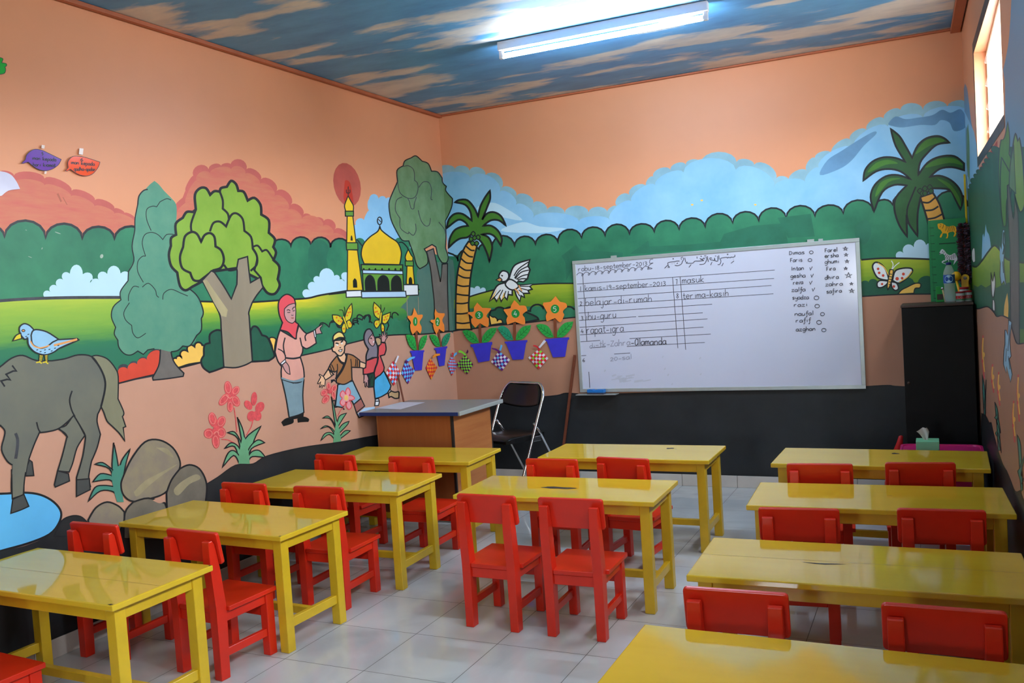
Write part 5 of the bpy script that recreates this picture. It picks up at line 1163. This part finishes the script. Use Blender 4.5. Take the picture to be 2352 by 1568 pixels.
for num, pl, word, bloom, disc, stem, lf1, lf2, pot, m1, m2, where in FL:
    c = pl[0](cF[0]+disc[0]/cF[2], cF[1]+disc[1]/cF[2]); low = pl[0](cF[0]+disc[0]/cF[2], cF[1]+800/cF[2])
    o = empty('paper_flower', (c.x, c.y, low.z), 0, f'orange paper flower numbered {num} in a blue paper pot, {where}', 'paper flower', 'numbered paper flowers on the walls')
    cut('pot', pl, pxp(pot, cF), MATS['card_blue'], o, .0098)
    cut('stem', pl, pxp(stem, cF), MATS['card_brown'], o, .0112)
    for lf, mm in ((lf1, m1), (lf2, m2)):
        lp = pxp(lf, cF); cut('leaf', pl, lp, MATS[mm], o, .0128)
        tip, base = lp[0], max(lp, key=lambda p: (p[0]-lp[0][0])**2 + (p[1]-lp[0][1])**2)
        P = Paint(pl[0], pl[1], start=.01405); P.step = .00004
        P.strip('vein', [(tip[0]+(base[0]-tip[0])*k, tip[1]+(base[1]-tip[1])*k) for k in (.08,.5,.95)], .9)
        dx, dy = base[0]-tip[0], base[1]-tip[1]
        for k in (.3,.48,.66,.82):
            for s in (-1, 1):
                x, y = tip[0]+dx*k, tip[1]+dy*k
                P.strip('vein', [(x, y), (x-dx*.1-dy*.14*s, y-dy*.1+dx*.14*s)], .8)
        v_ = P.finish('leaf_vein'); v_.data.transform(Matrix.Translation(-o.location)); v_.parent = o.children[-1]
    cut('bloom', pl, pxp(bloom, cF), MATS['card_orange'], o, .0144)
    d_ = cut('number_disc', pl, ell(*disc, cF), MATS['card_disc'], o, .0159)
    P = Paint(pl[0], pl[1], start=.0173); P.step = .00004
    s = disc[2]/44
    write(P, num, (disc[0]-20*s, disc[1]+26), (disc[0]+22*s, disc[1]+25), 38, 'chalk', 1.3, cF)
    w_ = P.finish('number'); w_.data.transform(Matrix.Translation(-o.location)); w_.parent = d_
# woven paper diamonds
paint('strip_red', (224,44,58), .02, .4, 9); paint('strip_white', (228,226,236), .01, .4, 9); paint('strip_sky', (104,190,250), .02, .4, 9); paint('strip_violet', (110,30,124), .02, .4, 9); paint('strip_orange', (252,150,40), .02, .4, 9); paint('strip_lime', (136,226,64), .02, .4, 9); paint('strip_plum', (84,20,74), .02, .4, 9)
KT = [
 (PLL, ((190,700),(280,835),(197,965),(112,828)), 6, ('strip_red','strip_white','strip_red','strip_sky'), [('strip_white','^190,715 ^205,725 ^238,650 ^222,640')], 'red, white and sky blue woven paper diamond nearest the running girl'),
 (PLL, ((322,700),(425,805),(350,948),(280,830)), 6, ('strip_violet','strip_sky','strip_violet','strip_sky'), [('strip_sky','^318,690 360,660 ^412,652 ^405,670 360,690 ^330,715'),('strip_violet','^308,685 ^345,710 ^330,720 ^310,700')], 'violet and sky blue woven paper diamond under the first paper flower'),
 (PLL, ((590,672),(668,770),(602,900),(545,775)), 6, ('strip_orange','strip_red','strip_sky','strip_red'), [('strip_orange','^600,655 630,625 ^680,620 ^682,640 640,650 ^605,672')], 'orange and red woven paper diamond under the second paper flower'),
 (PLL, ((822,640),(892,745),(824,858),(780,740)), 7, ('strip_red','strip_sky','strip_red','strip_sky'), [('strip_sky','^828,640 850,610 ^905,603 ^905,622 860,632 ^835,655'),('strip_red','^808,612 ^826,610 ^828,645 ^818,645')], 'narrow red and sky blue woven paper diamond right at the room corner'),
 (PBB, ((985,630),(1072,735),(1008,842),(893,738)), 7, ('strip_plum','strip_lime','strip_plum','strip_lime'), [('strip_lime','^920,590 945,582 990,610 ^1010,635 ^990,640 960,612 ^930,608'),('strip_plum','^1005,610 ^1020,572 ^1030,590 ^1022,618')], 'lime green and plum woven paper diamond just past the room corner'),
 (PBB, ((1350,590),(1472,685),(1385,806),(1265,708)), 6, ('strip_violet','strip_white','strip_violet','strip_sky'), [('strip_violet','^1282,555 1330,565 ^1372,595 ^1358,602 1320,580 ^1282,568'),('strip_sky','^1362,580 ^1380,520 ^1398,530 ^1380,590')], 'violet, white and sky blue woven paper diamond between flowers three and four'),
 (PBB, ((1785,565),(1885,670),(1780,788),(1668,662)), 6, ('strip_red','strip_white','strip_red','strip_lime'), [('strip_red','^1728,525 1760,530 ^1800,560 ^1785,570 1755,545 ^1730,540'),('strip_white','^1780,555 ^1845,470 ^1868,485 ^1800,560')], 'red, white and lime woven paper diamond nearest the whiteboard')]
for pl, (t0, r0, b0, l0), n, cols, tails, lab in KT:
    N = Vector(pl[1]); W = [pl[0](cF[0]+x/cF[2], cF[1]+y/cF[2]) for x, y in (t0, r0, b0, l0)]
    o = empty('woven_diamond', W[2] + N*.0, 0, lab, 'paper weaving', 'woven paper diamonds under the flowers')
    bm = bmesh.new(); mats = []
    for c in cols:
        if MATS[c] not in mats: mats.append(MATS[c])
    def pt(u, v, h):
        # bilinear in the photo quad's wall positions; the weave domes a little off the wall
        p = W[0]*(1-u)*(1-v) + W[1]*u*(1-v) + W[2]*u*v + W[3]*(1-u)*v
        return p + N*(.0100 + h + .010*sin(pi*u)*sin(pi*v)) - o.location
    g = .06/n
    for i in range(n):
        for j in range(n):
            over = (i+j) % 2 == 0
            m = MATS[cols[(2*(i//1) % 2)*0 + (0 if over else 1)]] if len(set(cols)) == 2 else MATS[(cols[0] if over else (cols[1] if (i % 3) != 1 else cols[3]))]
            q = [(i/n, j/n), ((i+1)/n, j/n), ((i+1)/n, (j+1)/n), (i/n, (j+1)/n)]
            f = bm.faces.new([bm.verts.new(pt(u, v, .0012 if over else .0006)) for u, v in q]); f.material_index = mats.index(m)
            bk2 = bm.faces.new([bm.verts.new(pt(u, v, -.0006)) for u, v in q[::-1]]); bk2.material_index = mats.index(m)
    for f in bm.faces: f.normal_update()
    mesh_obj('weave', bm, mats, o, recalc=False)
    for mm, s in tails: cut('ribbon_tail', pl, pxp(s, cF), MATS[mm], o, .0225, .0008)
# ---------------------------------------------------------------- laminated cards at the far end of the mural wall
for nm in ('lam_violet','lam_orange','lam_white','lam_green'): pass
paint('lam_violet', (112,66,164), .02, .12, 9, spec=.6, coat=1); paint('lam_orange', (244,84,36), .02, .12, 9, spec=.6, coat=1); paint('lam_white', (206,206,226), .02, .12, 9, spec=.6, coat=1); paint('lam_green', (16,170,50), .02, .2, 9, spec=.6); paint('tape', (226,206,196), .03, .2, 14)
cc = (0,300,3.92)
def card(name, s, m, lab, cat, tape=(), text=(), edge='ink'):
    pts = pxp(s, cc); c = on_x(sum(p[0] for p in pts)/len(pts), sum(p[1] for p in pts)/len(pts), 0)
    o = empty(name, c, 0, lab, cat); cut('card', PLL, pts, MATS[m], o, .0098)
    P = Paint(PLL[0], PLL[1], start=.0112); P.step = .00003
    P.strip(edge, pts, 1.2, True)
    for t_, p0, p1, xh in text: write(P, t_, p0, p1, xh, 'ink', 1.5, cc)
    w_ = P.finish('lettering'); w_.data.transform(Matrix.Translation(-o.location)); w_.parent = o.children[0]
    for s2 in tape: cut('tape', PLL, pxp(s2, cc), MATS['tape'], o, .0098, .0006)
    return o
card('speech_bubble_card', '^180,298 ^215,260 230,215 290,172 360,178 440,215 ^537,262 510,310 450,350 380,362 310,340 ^240,285 ^190,298', 'lam_violet', 'violet laminated speech bubble card taped high on the mural wall', 'card', ('^362,130 ^390,135 ^385,165 ^358,160', '^390,366 ^408,368 ^402,392 ^384,390'), (('5', (360,222), (378,220), 18), ('iman kepada', (272,262), (492,278), 17), ('hari kiamat', (280,322), (485,328), 17)))
card('speech_bubble_card', '^575,362 ^600,335 598,280 640,236 700,234 760,245 ^885,285 870,330 820,390 760,410 690,395 ^620,350 ^585,368', 'lam_orange', 'orange laminated speech bubble card taped high on the mural wall', 'card', ('^702,160 ^738,164 ^732,220 ^696,214',), (('6', (708,276), (738,278), 22), ('iman kepada', (620,302), (838,318), 18), ('qadha-qadar', (650,362), (848,366), 18)))
card('cloud_card', '^-300,640 ^-300,420 -150,370 0,372 80,400 130,460 ^162,525 60,540 ^0,585', 'lam_white', 'white shiny card at the picture edge of the mural wall', 'card', (), (), 'lam_white')
card('leaf_card', '^-120,-600 -60,-660 ^0,-650 12,-640 ^0,-608 40,-600 44,-580 ^30,-570 36,-545 20,-510 ^-60,-500', 'lam_green', 'bright green leaf card high on the mural wall', 'card', (), ())
# ---------------------------------------------------------------- black cabinet and what stands on it
paint('cab_black', (13,13,14), .1, .5, 6, spec=.2); paint('cab_edge', (70,54,48), .06, .5, 9)
cx0, cx1, cy0, cy1, cz = 3.368, 3.757, -.43, -.021, 1.252
CB = empty('cabinet', ((cx0+cx1)/2, (cy0+cy1)/2, 0), 0, 'tall black cabinet in the far corner under the window wall', 'cabinet')
part('body', box_bm((cx0,cy0+.02,.0005), (cx1,cy1,cz-.016), .002), MATS['cab_black'], CB)
part('cabinet_top', box_bm((cx0-.004,cy0-.002,cz-.0155), (cx1+.001,cy1,cz), .002), MATS['cab_edge'], CB)
part('door', box_bm((cx0+.002,cy0,.03), (cx1-.002,cy0+.0195,cz-.019), .002), MATS['cab_black'], CB)
c = bm = lathe_bm([(0,0),(.006,0),(.009,.012),(.007,.018),(0,.02)], 14); bmesh.ops.transform(bm, matrix=Matrix.Translation((cx0+.025,cy0,.78)) @ Matrix.Rotation(radians(90),4,'X'), verts=bm.verts[:])
o = part('knob', bm, MATS['cab_edge'], CB); o.parent = CB.children[2]
ZT = cz + .0005
# growth chart leaning at the wall
paint('chart_green', (36,132,76), .03, .4, 8); paint('chart_ink', (18,62,40), .03, .4, 8); paint('tiger', (244,178,30), .03, .4, 14); paint('zebra', (222,222,224), .02, .4, 9)
YC = -.035
cH = (2120,490,7.469)
plC = (lambda u, v: on_y(u, v, YC), (0,-1,0))
pc = [plC[0](cH[0]+x/cH[2], cH[1]+y/cH[2]) for x, y in ((82,125),(708,72),(760,1480),(160,1490))]
x0_, x1_ = pc[0].x, min(pc[1].x+.012, 3.745); z1_ = (pc[0].z+pc[1].z)/2
GC = empty('growth_chart', ((x0_+x1_)/2, YC, ZT), 0, 'green height chart with tiger and zebra pictures standing on the cabinet', 'chart')
part('board', box_bm((x0_,YC-.0015,ZT), (x1_,YC+.004,z1_), .001), MATS['chart_green'], GC)
P = Paint(plC[0], plC[1], start=.0017); P.step = .00004; b = P; b.use(*cH)
for i in range(10):
    y = 250 + 134*i; x = 110 + 8*i; b.line('chart_ink', f'^{x},{y} ^{x+75},{y-2}', 1.3)
    for k in range(1, 5): b.line('chart_ink', f'^{x-2},{y-k*27} ^{x+18},{y-k*27}', .7)
b.fill('tiger', '250,185 290,172 330,170 380,200 430,225 480,215 530,212 575,250 ^580,300 570,340 550,390 ^520,398 540,340 ^520,310 440,330 435,380 ^425,425 ^388,428 410,390 ^405,345 345,345 330,380 ^310,415 ^288,410 300,370 ^330,330 300,280 265,262')
for s in ('395,205 400,250 385,300', '425,225 435,270 425,320', '455,222 465,265 460,310', '485,218 500,262 498,305', '515,215 530,255 535,300', '350,190 345,230 330,260', '300,185 310,200', '300,215 290,240'): b.line('ink', '^'+s, 1.1)
b.line('chart_ink', '^275,522 ^560,505', 2.4)
b.fill('zebra', '280,690 300,640 330,612 370,640 410,690 470,715 540,680 ^570,720 590,790 570,820 ^520,885 ^540,800 480,800 450,790 ^440,850 ^430,790 390,815 340,840 ^400,865 ^395,875 320,840 350,805 380,800 370,720 330,690 290,705')
for s in ('345,640 330,670', '370,655 350,690', '395,690 372,735', '420,710 385,770', '445,725 405,790', '470,735 440,795', '500,715 490,790', '525,700 525,780', '550,700 555,760'): b.line('ink', '^'+s, 1.1)
b.dot('ink', 290, 690, 14, 9)
o = b.finish('printed_picture'); o.data.transform(Matrix.Translation(-GC.location)); o.parent = GC
# yellow cane in the corner
p0, p1 = on_y(2243, 690, -.06), on_y(2216, 400, -.02)
stick('yellow_cane', (min(p0.x,3.752),-.034,ZT+.001), (min(p1.x,3.750),-.014,p1.z), .011, MATS['stick_yellow'], 'thin yellow cane standing in the far corner on the cabinet', 'cane')
# feather duster
paint('feather', (58,50,62), .25, .9, 60, rgb2=(110,84,100)); paint('feather_red', (116,34,44), .1, .9, 30)
dl, dt = on_y(2213, 655, -.09), on_y(2213, 512, -.09)
FD = empty('feather_duster', (dl.x+.01, -.075, ZT), 0, 'dark purple fluffy feather duster standing against the chart', 'duster')
hh = dt.z - ZT
mesh_obj('handle', tube_bm([(0,0,.001),(0,0,hh-.02)], .006, 10), MATS['stick_brown'], FD)
bm = bmesh.new(); r = random.Random(11)
for i in range(1500):
    z = r.uniform(.1, hh); a = r.uniform(0, 2*pi); R = .034*min(1, (hh-z)/.03+.35)*min(1,(z-.06)/.06)
    d = Vector((cos(a), sin(a)*.7, r.uniform(-.3,.5))); p = Vector((cos(a)*.006, sin(a)*.006, z)); q = p + d*R*r.uniform(.7,1.05)
    s = d.cross(Vector((r.uniform(-1,1),r.uniform(-1,1),r.uniform(-1,1)))).normalized()*.0045
    f = bm.faces.new([bm.verts.new(v) for v in (p-s*.5, p+s*.5, q+s*.6, q-s)]); f.material_index = 1 if r.random() < .14 else 0
mesh_obj('feather_head', bm, [MATS['feather'], MATS['feather_red']], FD)
# bottle
m, nt, bs = new_mat('clear_plastic'); bs.inputs['Roughness'].default_value = .12; bs.inputs['Base Color'].default_value = (.72,.76,.77,1); MATS['clear_plastic'] = m
tr = nt.nodes.new('ShaderNodeBsdfTransparent'); mx = nt.nodes.new('ShaderNodeMixShader'); mx.inputs[0].default_value = .3
nt.links.new(tr.outputs[0], mx.inputs[1]); nt.links.new(bs.outputs[0], mx.inputs[2]); nt.links.new(mx.outputs[0], nt.nodes['Material Output'].inputs[0])
paint('cap_blue', (26,34,110), .02, .35, 9); paint('label_blue', (40,84,160), .03, .4, 9); paint('label_white', (170,206,226), .02, .4, 9)
def at_top(u, v, y): p = on_y(u, v, y); return p.x
bxx = at_top(2182, 690, -.30); bh = on_y(2180, 602, -.30).z - ZT
BO = empty('water_bottle', (bxx, -.30, ZT), 0, 'clear plastic water bottle with blue cap and blue label on the cabinet', 'bottle')
R = .0315
mesh_obj('bottle_body', lathe_bm([(0,.003),(R*.8,0),(R,.006),(R,.03),(R*.95,.034),(R,.04),(R*.95,.05),(R,.056),(R*.93,bh*.42),(R,bh*.47),(R,bh*.72),(R*.9,bh*.79),(R*.55,bh*.9),(R*.4,bh*.93),(R*.4,bh*.975)], 28), MATS['clear_plastic'], BO)
mesh_obj('cap', lathe_bm([(0,bh*.935),(R*.48,bh*.935),(R*.48,bh*.99),(R*.4,bh),(0,bh)], 24), MATS['cap_blue'], BO)
mesh_obj('label_band', lathe_bm([(R*1.015,bh*.48),(R*1.02,bh*.5),(R*1.02,bh*.67),(R*1.015,bh*.69)], 32), MATS['label_blue'], BO)
bm = bmesh.new(); lb = []
for i in range(25):
    a = 2*pi*i/24
    th = -pi/2 - radians(4) + .75*cos(a); z = bh*.585 + bh*.095*sin(a); lb.append(Vector((R*1.035*cos(th), R*1.035*sin(th), z)))
cv = bm.verts.new((R*1.035*cos(-pi/2-radians(4)), R*1.035*sin(-pi/2-radians(4)), bh*.585)); vv = [bm.verts.new(p) for p in lb[:-1]]
for i in range(24): bm.faces.new((cv, vv[i], vv[(i+1)%24]))
mesh_obj('label_badge', bm, MATS['label_white'], BO)
def wrap_text(text, th0, th1, z0, h, R_, parent, m, w=.0012):
    """letters laid round an upright cylinder"""
    bm = bmesh.new(); tot = sum(ADV.get(c, 1.05) for c in text); s = 0
    for c in text:
        for st in CAPS.get(c, '').split('|'):
            if not st: continue
            q = [tuple(map(float, z.split(','))) for z in st.split()]
            pts = [((s+u)/tot, v) for u, v in q]
            for quad_ in ribbon([(u*(th1-th0)*R_*1000, v*h*1000) for u, v in pts], w*1000):
                vs = []
                for X, Y in quad_:
                    th = th0 + X/1000/R_; vs.append(bm.verts.new((R_*cos(th), R_*sin(th), z0+Y/1000)))
                try: bm.faces.new(vs)
                except ValueError: pass
        s += ADV.get(c, 1.05)
    return mesh_obj('lettering', bm, m, parent)
CAPS = {'A':'.05,0 .4,1 .8,0|.2,.35 .65,.35','Q':'.4,1 .1,.7 .1,.25 .4,0 .75,.25 .75,.7 .4,1|.5,.3 .85,-.05','U':'.1,1 .1,.25 .4,0 .75,.25 .75,1','L':'.15,1 .15,0 .75,0','K':'.15,1 .15,0|.75,1 .15,.45 .8,0','O':'.4,1 .1,.7 .1,.25 .4,0 .75,.25 .75,.7 .4,1'}
wrap_text('AQUA', -pi/2-radians(4)-.5, -pi/2-radians(4)+.5, bh*.56, bh*.06, R*1.05, BO, MATS['label_blue'], .0022)
# little jars with red lids
paint('jar_white', (196,198,196), .02, .35, 9); paint('lid_red', (176,34,44), .02, .35, 9); paint('label_red', (206,44,48), .02, .4, 9); paint('label_green', (70,140,90), .02, .4, 9)
def jar(x, y, z, R, h, lab, txt=''):
    j = empty('paste_jar', (x, y, z), 0, lab, 'jar', 'white jars with red lids on the cabinet')
    mesh_obj('jar_body', lathe_bm([(0,0),(R*.95,0),(R,.003),(R,h*.8),(R*.94,h*.84),(0,h*.84)], 24), MATS['jar_white'], j)
    mesh_obj('lid', lathe_bm([(R*.97,h*.845),(R*1.03,h*.85),(R*1.03,h*.985),(R*.97,h),(0,h)], 24), MATS['lid_red'], j)
    mesh_obj('label_band', lathe_bm([(R*1.01,h*.28),(R*1.015,h*.3),(R*1.015,h*.56),(R*1.01,h*.58)], 28), MATS['label_red'], j)
    mesh_obj('label_stripe', lathe_bm([(R*1.01,h*.14),(R*1.012,h*.15),(R*1.012,h*.25),(R*1.01,h*.26)], 28), MATS['label_green'], j)
    if txt: wrap_text(txt, -pi/2-.75, -pi/2+.75, h*.34, h*.17, R*1.03, j, MATS['jar_white'], .0016)
def topx(u, y): return on_y(u, 688, y).x
jar(topx(2206,-.27), -.27, ZT, .0245, .062, 'white jar with red lid right beside the water bottle', 'LO')
jar(min(topx(2227,-.24),3.735), -.24, ZT, .0245, .064, 'white jar with red lid at the window-wall end of the cabinet top', 'LUKO')
jar(topx(2217,-.165)-.004, -.165, ZT, .026, .086, 'taller white jar with red lid behind the two others')
# yellow tape dispenser and yellow rattle
paint('plastic_yellow', (240,176,30), .02, .3, 9); paint('tape_core', (150,146,150), .02, .35, 9)
c = on_y(2224, 638, -.13); TDp = empty('tape_dispenser', (min(c.x,3.728), -.118, ZT), 0, 'yellow tape dispenser with a round hub above the jars', 'tape dispenser')
zc = c.z - ZT; R = .0235
prof = [(R*cos(radians(a)), zc+R*sin(radians(a))) for a in range(-40, 205, 15)] + [(-R*.9, zc-R*1.2), (-R*.9, .001), (R*.8, .001), (R*.8, zc-R*.8)]
mesh_obj('case', prism_bm(prof, 'y', -.012, .012, .002, 1), MATS['plastic_yellow'], TDp)
bm = lathe_bm([(0,0),(.010,0),(.010,.003),(0,.003)], 20); bmesh.ops.transform(bm, matrix=Matrix.Translation((0,-.0125,zc)) @ Matrix.Rotation(radians(90),4,'X'), verts=bm.verts[:]); mesh_obj('hub', bm, MATS['tape_core'], TDp)
c = on_y(2196, 634, -.1); RT = empty('yellow_rattle', (c.x, -.15, ZT), 0, 'round yellow rattle showing behind the bottle', 'rattle')
zc = c.z - ZT
bm = lathe_bm([(.0,.03*-1),(.012,-.028),(.024,-.016),(.028,0),(.024,.016),(.012,.028),(0,.03)], 22, (0,0,zc)); mesh_obj('rattle_head', bm, MATS['plastic_yellow'], RT)
mesh_obj('rattle_handle', tube_bm([(.0,0,zc-.026),(.016,-.004,.05),(.018,-.004,.001)], [.007,.008,.009], 12), MATS['plastic_yellow'], RT)
# green pencil sharpener case with a bell-like metal key
c = on_y(2160, 668, -.2); SH = empty('green_case', (c.x, -.16, ZT), 0, 'small green case with a dark window beside the bottle', 'case')
mesh_obj('case', box_bm((-.026,-.012,.0005), (.022,.012,.098), .003), MATS['card_disc'], SH); mesh_obj('dark_window', box_bm((-.02,-.0135,.015), (.014,-.0125,.05), .0005), MATS['cab_edge'], SH)
c = on_y(2164, 655, -.24); BR = empty('wooden_bell_handle', (c.x+.008, -.235, ZT), 0, 'small wooden stick with a shiny metal knob leaning beside the bottle', 'bell stick')
paint('wood_pale', (206,176,128), .06, .4, 20, (1,1,.3))
mesh_obj('stick', tube_bm([(.006,0,.001),(-.006,0,.078)], [.0045,.0045], 10), MATS['wood_pale'], BR)
bm = lathe_bm([(0,-.009),(.006,-.007),(.009,0),(.006,.007),(0,.009)], 16, (-.008,0,.086)); mesh_obj('metal_knob', bm, MATS['chrome'], BR)
# ---------------------------------------------------------------- pink crate, tissue box and red bag before the cabinet
paint('crate_pink', (206,40,112), .03, .3, 8); paint('tissue_green', (134,216,168), .03, .45, 9); paint('tissue', (214,210,208), .02, .7, 9); paint('bag_red', (196,30,34), .04, .4, 14)
px0, px1, py0, py1, pz = 3.345, 3.765, -1.16, -.72, .457
PC = empty('pink_crate', ((px0+px1)/2, (py0+py1)/2, 0), 0, 'tall pink plastic crate between the cabinet and the yellow table', 'crate')
def rr(x0, x1, y0, y1, r_, n=5):
    out = []
    for cx, cy, a0 in ((x1-r_,y1-r_,0),(x0+r_,y1-r_,90),(x0+r_,y0+r_,180),(x1-r_,y0+r_,270)):
        for i in range(n+1): a = radians(a0+90*i/n); out.append((cx+r_*cos(a), cy+r_*sin(a)))
    return out
bm = bmesh.new(); rings = []
for k, z in ((.03,.001),(.012,pz-.02),(0,pz-.018),(0,pz),(.012,pz),(.02,pz-.02),(.04,.02)):
    rings.append([bm.verts.new((x, y, z)) for x, y in rr(px0+k, px1-k, py0+k, py1-k, .05)])
for A, B in zip(rings, rings[1:]):
    for i in range(len(A)): bm.faces.new((A[i],A[(i+1)%len(A)],B[(i+1)%len(A)],B[i]))
bm.faces.new(rings[0][::-1]); bm.faces.new(rings[-1])
part('tub', bm, MATS['crate_pink'], PC)
bm = prism_bm(rr(px0+.014, px1-.014, py0+.014, py1-.014, .045), 'z', pz-.014, pz-.006, .002, 1); part('lid', bm, MATS['crate_pink'], PC)
tz0 = pz - .0055
a, c = on_y(2104.5,1029,-1.02), on_y(2158,1029,-1.02)
TB = empty('tissue_box', ((a.x+c.x)/2, -1.0, tz0), 0, 'mint green tissue box with a white tissue pulled out, on the pink crate', 'tissue box')
tw = (c.x-a.x)/2; th = max(.03, on_y(2130,1011,-1.02).z - tz0)
mesh_obj('box', box_bm((-tw,-.055,.0005), (tw,.055,th), .003), MATS['tissue_green'], TB)
bm = bmesh.new(); hgt = on_y(2117,981,-1.0).z - tz0 - th; NU = 14
base = -tw*.15; rows = []
for j in range(7):
    v = j/6; row = []
    for i in range(NU+1):
        u = 2*i/NU-1; wv = (.010+.024*v)*(1-.45*max(0,v-.7)/.3*(u if u > 0 else 0))
        row.append(bm.verts.new((base+u*wv-.012*v, .010*sin(u*5+v*2)*(.3+v), th-.002+hgt*v*(1-.3*max(0,-u)*v))))
    rows.append(row)
for A, B in zip(rows, rows[1:]):
    for i in range(NU): bm.faces.new((A[i],A[i+1],B[i+1],B[i])).smooth = True
mesh_obj('tissue', bm, MATS['tissue'], TB)
# red bag on the floor, gathered at its neck
bm = lathe_bm([(0,.001),(.05,.001),(.062,.05),(.06,.15),(.048,.25),(.034,.33),(.018,.40),(.012,.44),(0,.445)], 18)
for v in bm.verts:
    a = atan2(v.co.y, v.co.x); v.co.x *= 1+.09*sin(a*5+v.co.z*20); v.co.y *= (1+.09*cos(a*4-v.co.z*16))*.7
    v.co.x += .05*(v.co.z/.45)**2 - .02
RBg = mesh_obj('plastic_bag', bm, MATS['bag_red'], smooth=True); RBg.location = (3.305, -.36, 0)
tag(RBg, 'red plastic bag on the floor beside the black cabinet', 'bag')
# ---------------------------------------------------------------- ceiling lamp
paint('lamp_body', (226,228,232), .01, .35, 9); emit('tube_glow', (208,232,255), LAMP)
LP = empty('ceiling_lamp', (1.915, -1.525, H-.002), radians(.9), 'white fluorescent tube lamp on the painted cloud ceiling', 'lamp')
mesh_obj('lamp_body', box_bm((-.615,-.022,-.052), (.615,.022,-.0), .004), MATS['lamp_body'], LP)
for s in (-1, 1):
    mesh_obj('socket', box_bm((s*.6-.012,-.011,-.098), (s*.6+.012,.011,-.0525), .003), MATS['lamp_body'], LP)
mesh_obj('tube', tube_bm([(-.585,0,-.082),(.585,0,-.082)], .0145, 16), MATS['tube_glow'], LP)
for s in (-1, 1): mesh_obj('tube_end', tube_bm([(s*.5855,0,-.082),(s*.5875,0,-.082)], .0142, 16), MATS['alu'], LP)
# ---------------------------------------------------------------- daylight
w = bpy.data.worlds.new('sky'); sc.world = w; w.use_nodes = True
nt = w.node_tree; bg = nt.nodes['Background']
tc = nt.nodes.new('ShaderNodeTexCoord'); sx_ = nt.nodes.new('ShaderNodeSeparateXYZ'); rp = nt.nodes.new('ShaderNodeValToRGB'); mr = nt.nodes.new('ShaderNodeMapRange')
mr.inputs[1].default_value = -1; mr.inputs[2].default_value = 1
e = rp.color_ramp.elements
e[0].position = .0; e[0].color = (.16,.15,.14,1); e[1].position = 1; e[1].color = (.80,.90,1,1)
k = e.new(.49); k.color = (.30,.29,.27,1); k = e.new(.52); k.color = (.86,.92,1,1)
nt.links.new(tc.outputs['Generated'], sx_.inputs[0]); nt.links.new(sx_.outputs[2], mr.inputs[0]); nt.links.new(mr.outputs[0], rp.inputs[0]); nt.links.new(rp.outputs[0], bg.inputs[0])
bg.inputs[1].default_value = SKY
def portal(loc, rot, sx, sy):
    ld = bpy.data.lights.new('daylight_portal', 'AREA'); ld.shape = 'RECTANGLE'; ld.size = sx; ld.size_y = sy
    ld.cycles.is_portal = True
    o = bpy.data.objects.new('daylight_portal', ld); o.location = loc; o.rotation_euler = rot; link(o)
for y0, y1, z0, z1 in WIN: portal((xr((y0+y1)/2)+.125, (y0+y1)/2, (z0+z1)/2), (0, radians(90), 0), z1-z0, y1-y0)
for x0, x1, z0, z1 in RW: portal(((x0+x1)/2, YR-.005, (z0+z1)/2), (radians(90), 0, 0), x1-x0, z1-z0)
vs = sc.view_settings
sc.display_settings.display_device = 'sRGB'; vs.view_transform = 'Standard'; vs.look = 'None'; vs.gamma = 1; vs.exposure = EXPO; vs.use_curve_mapping = False
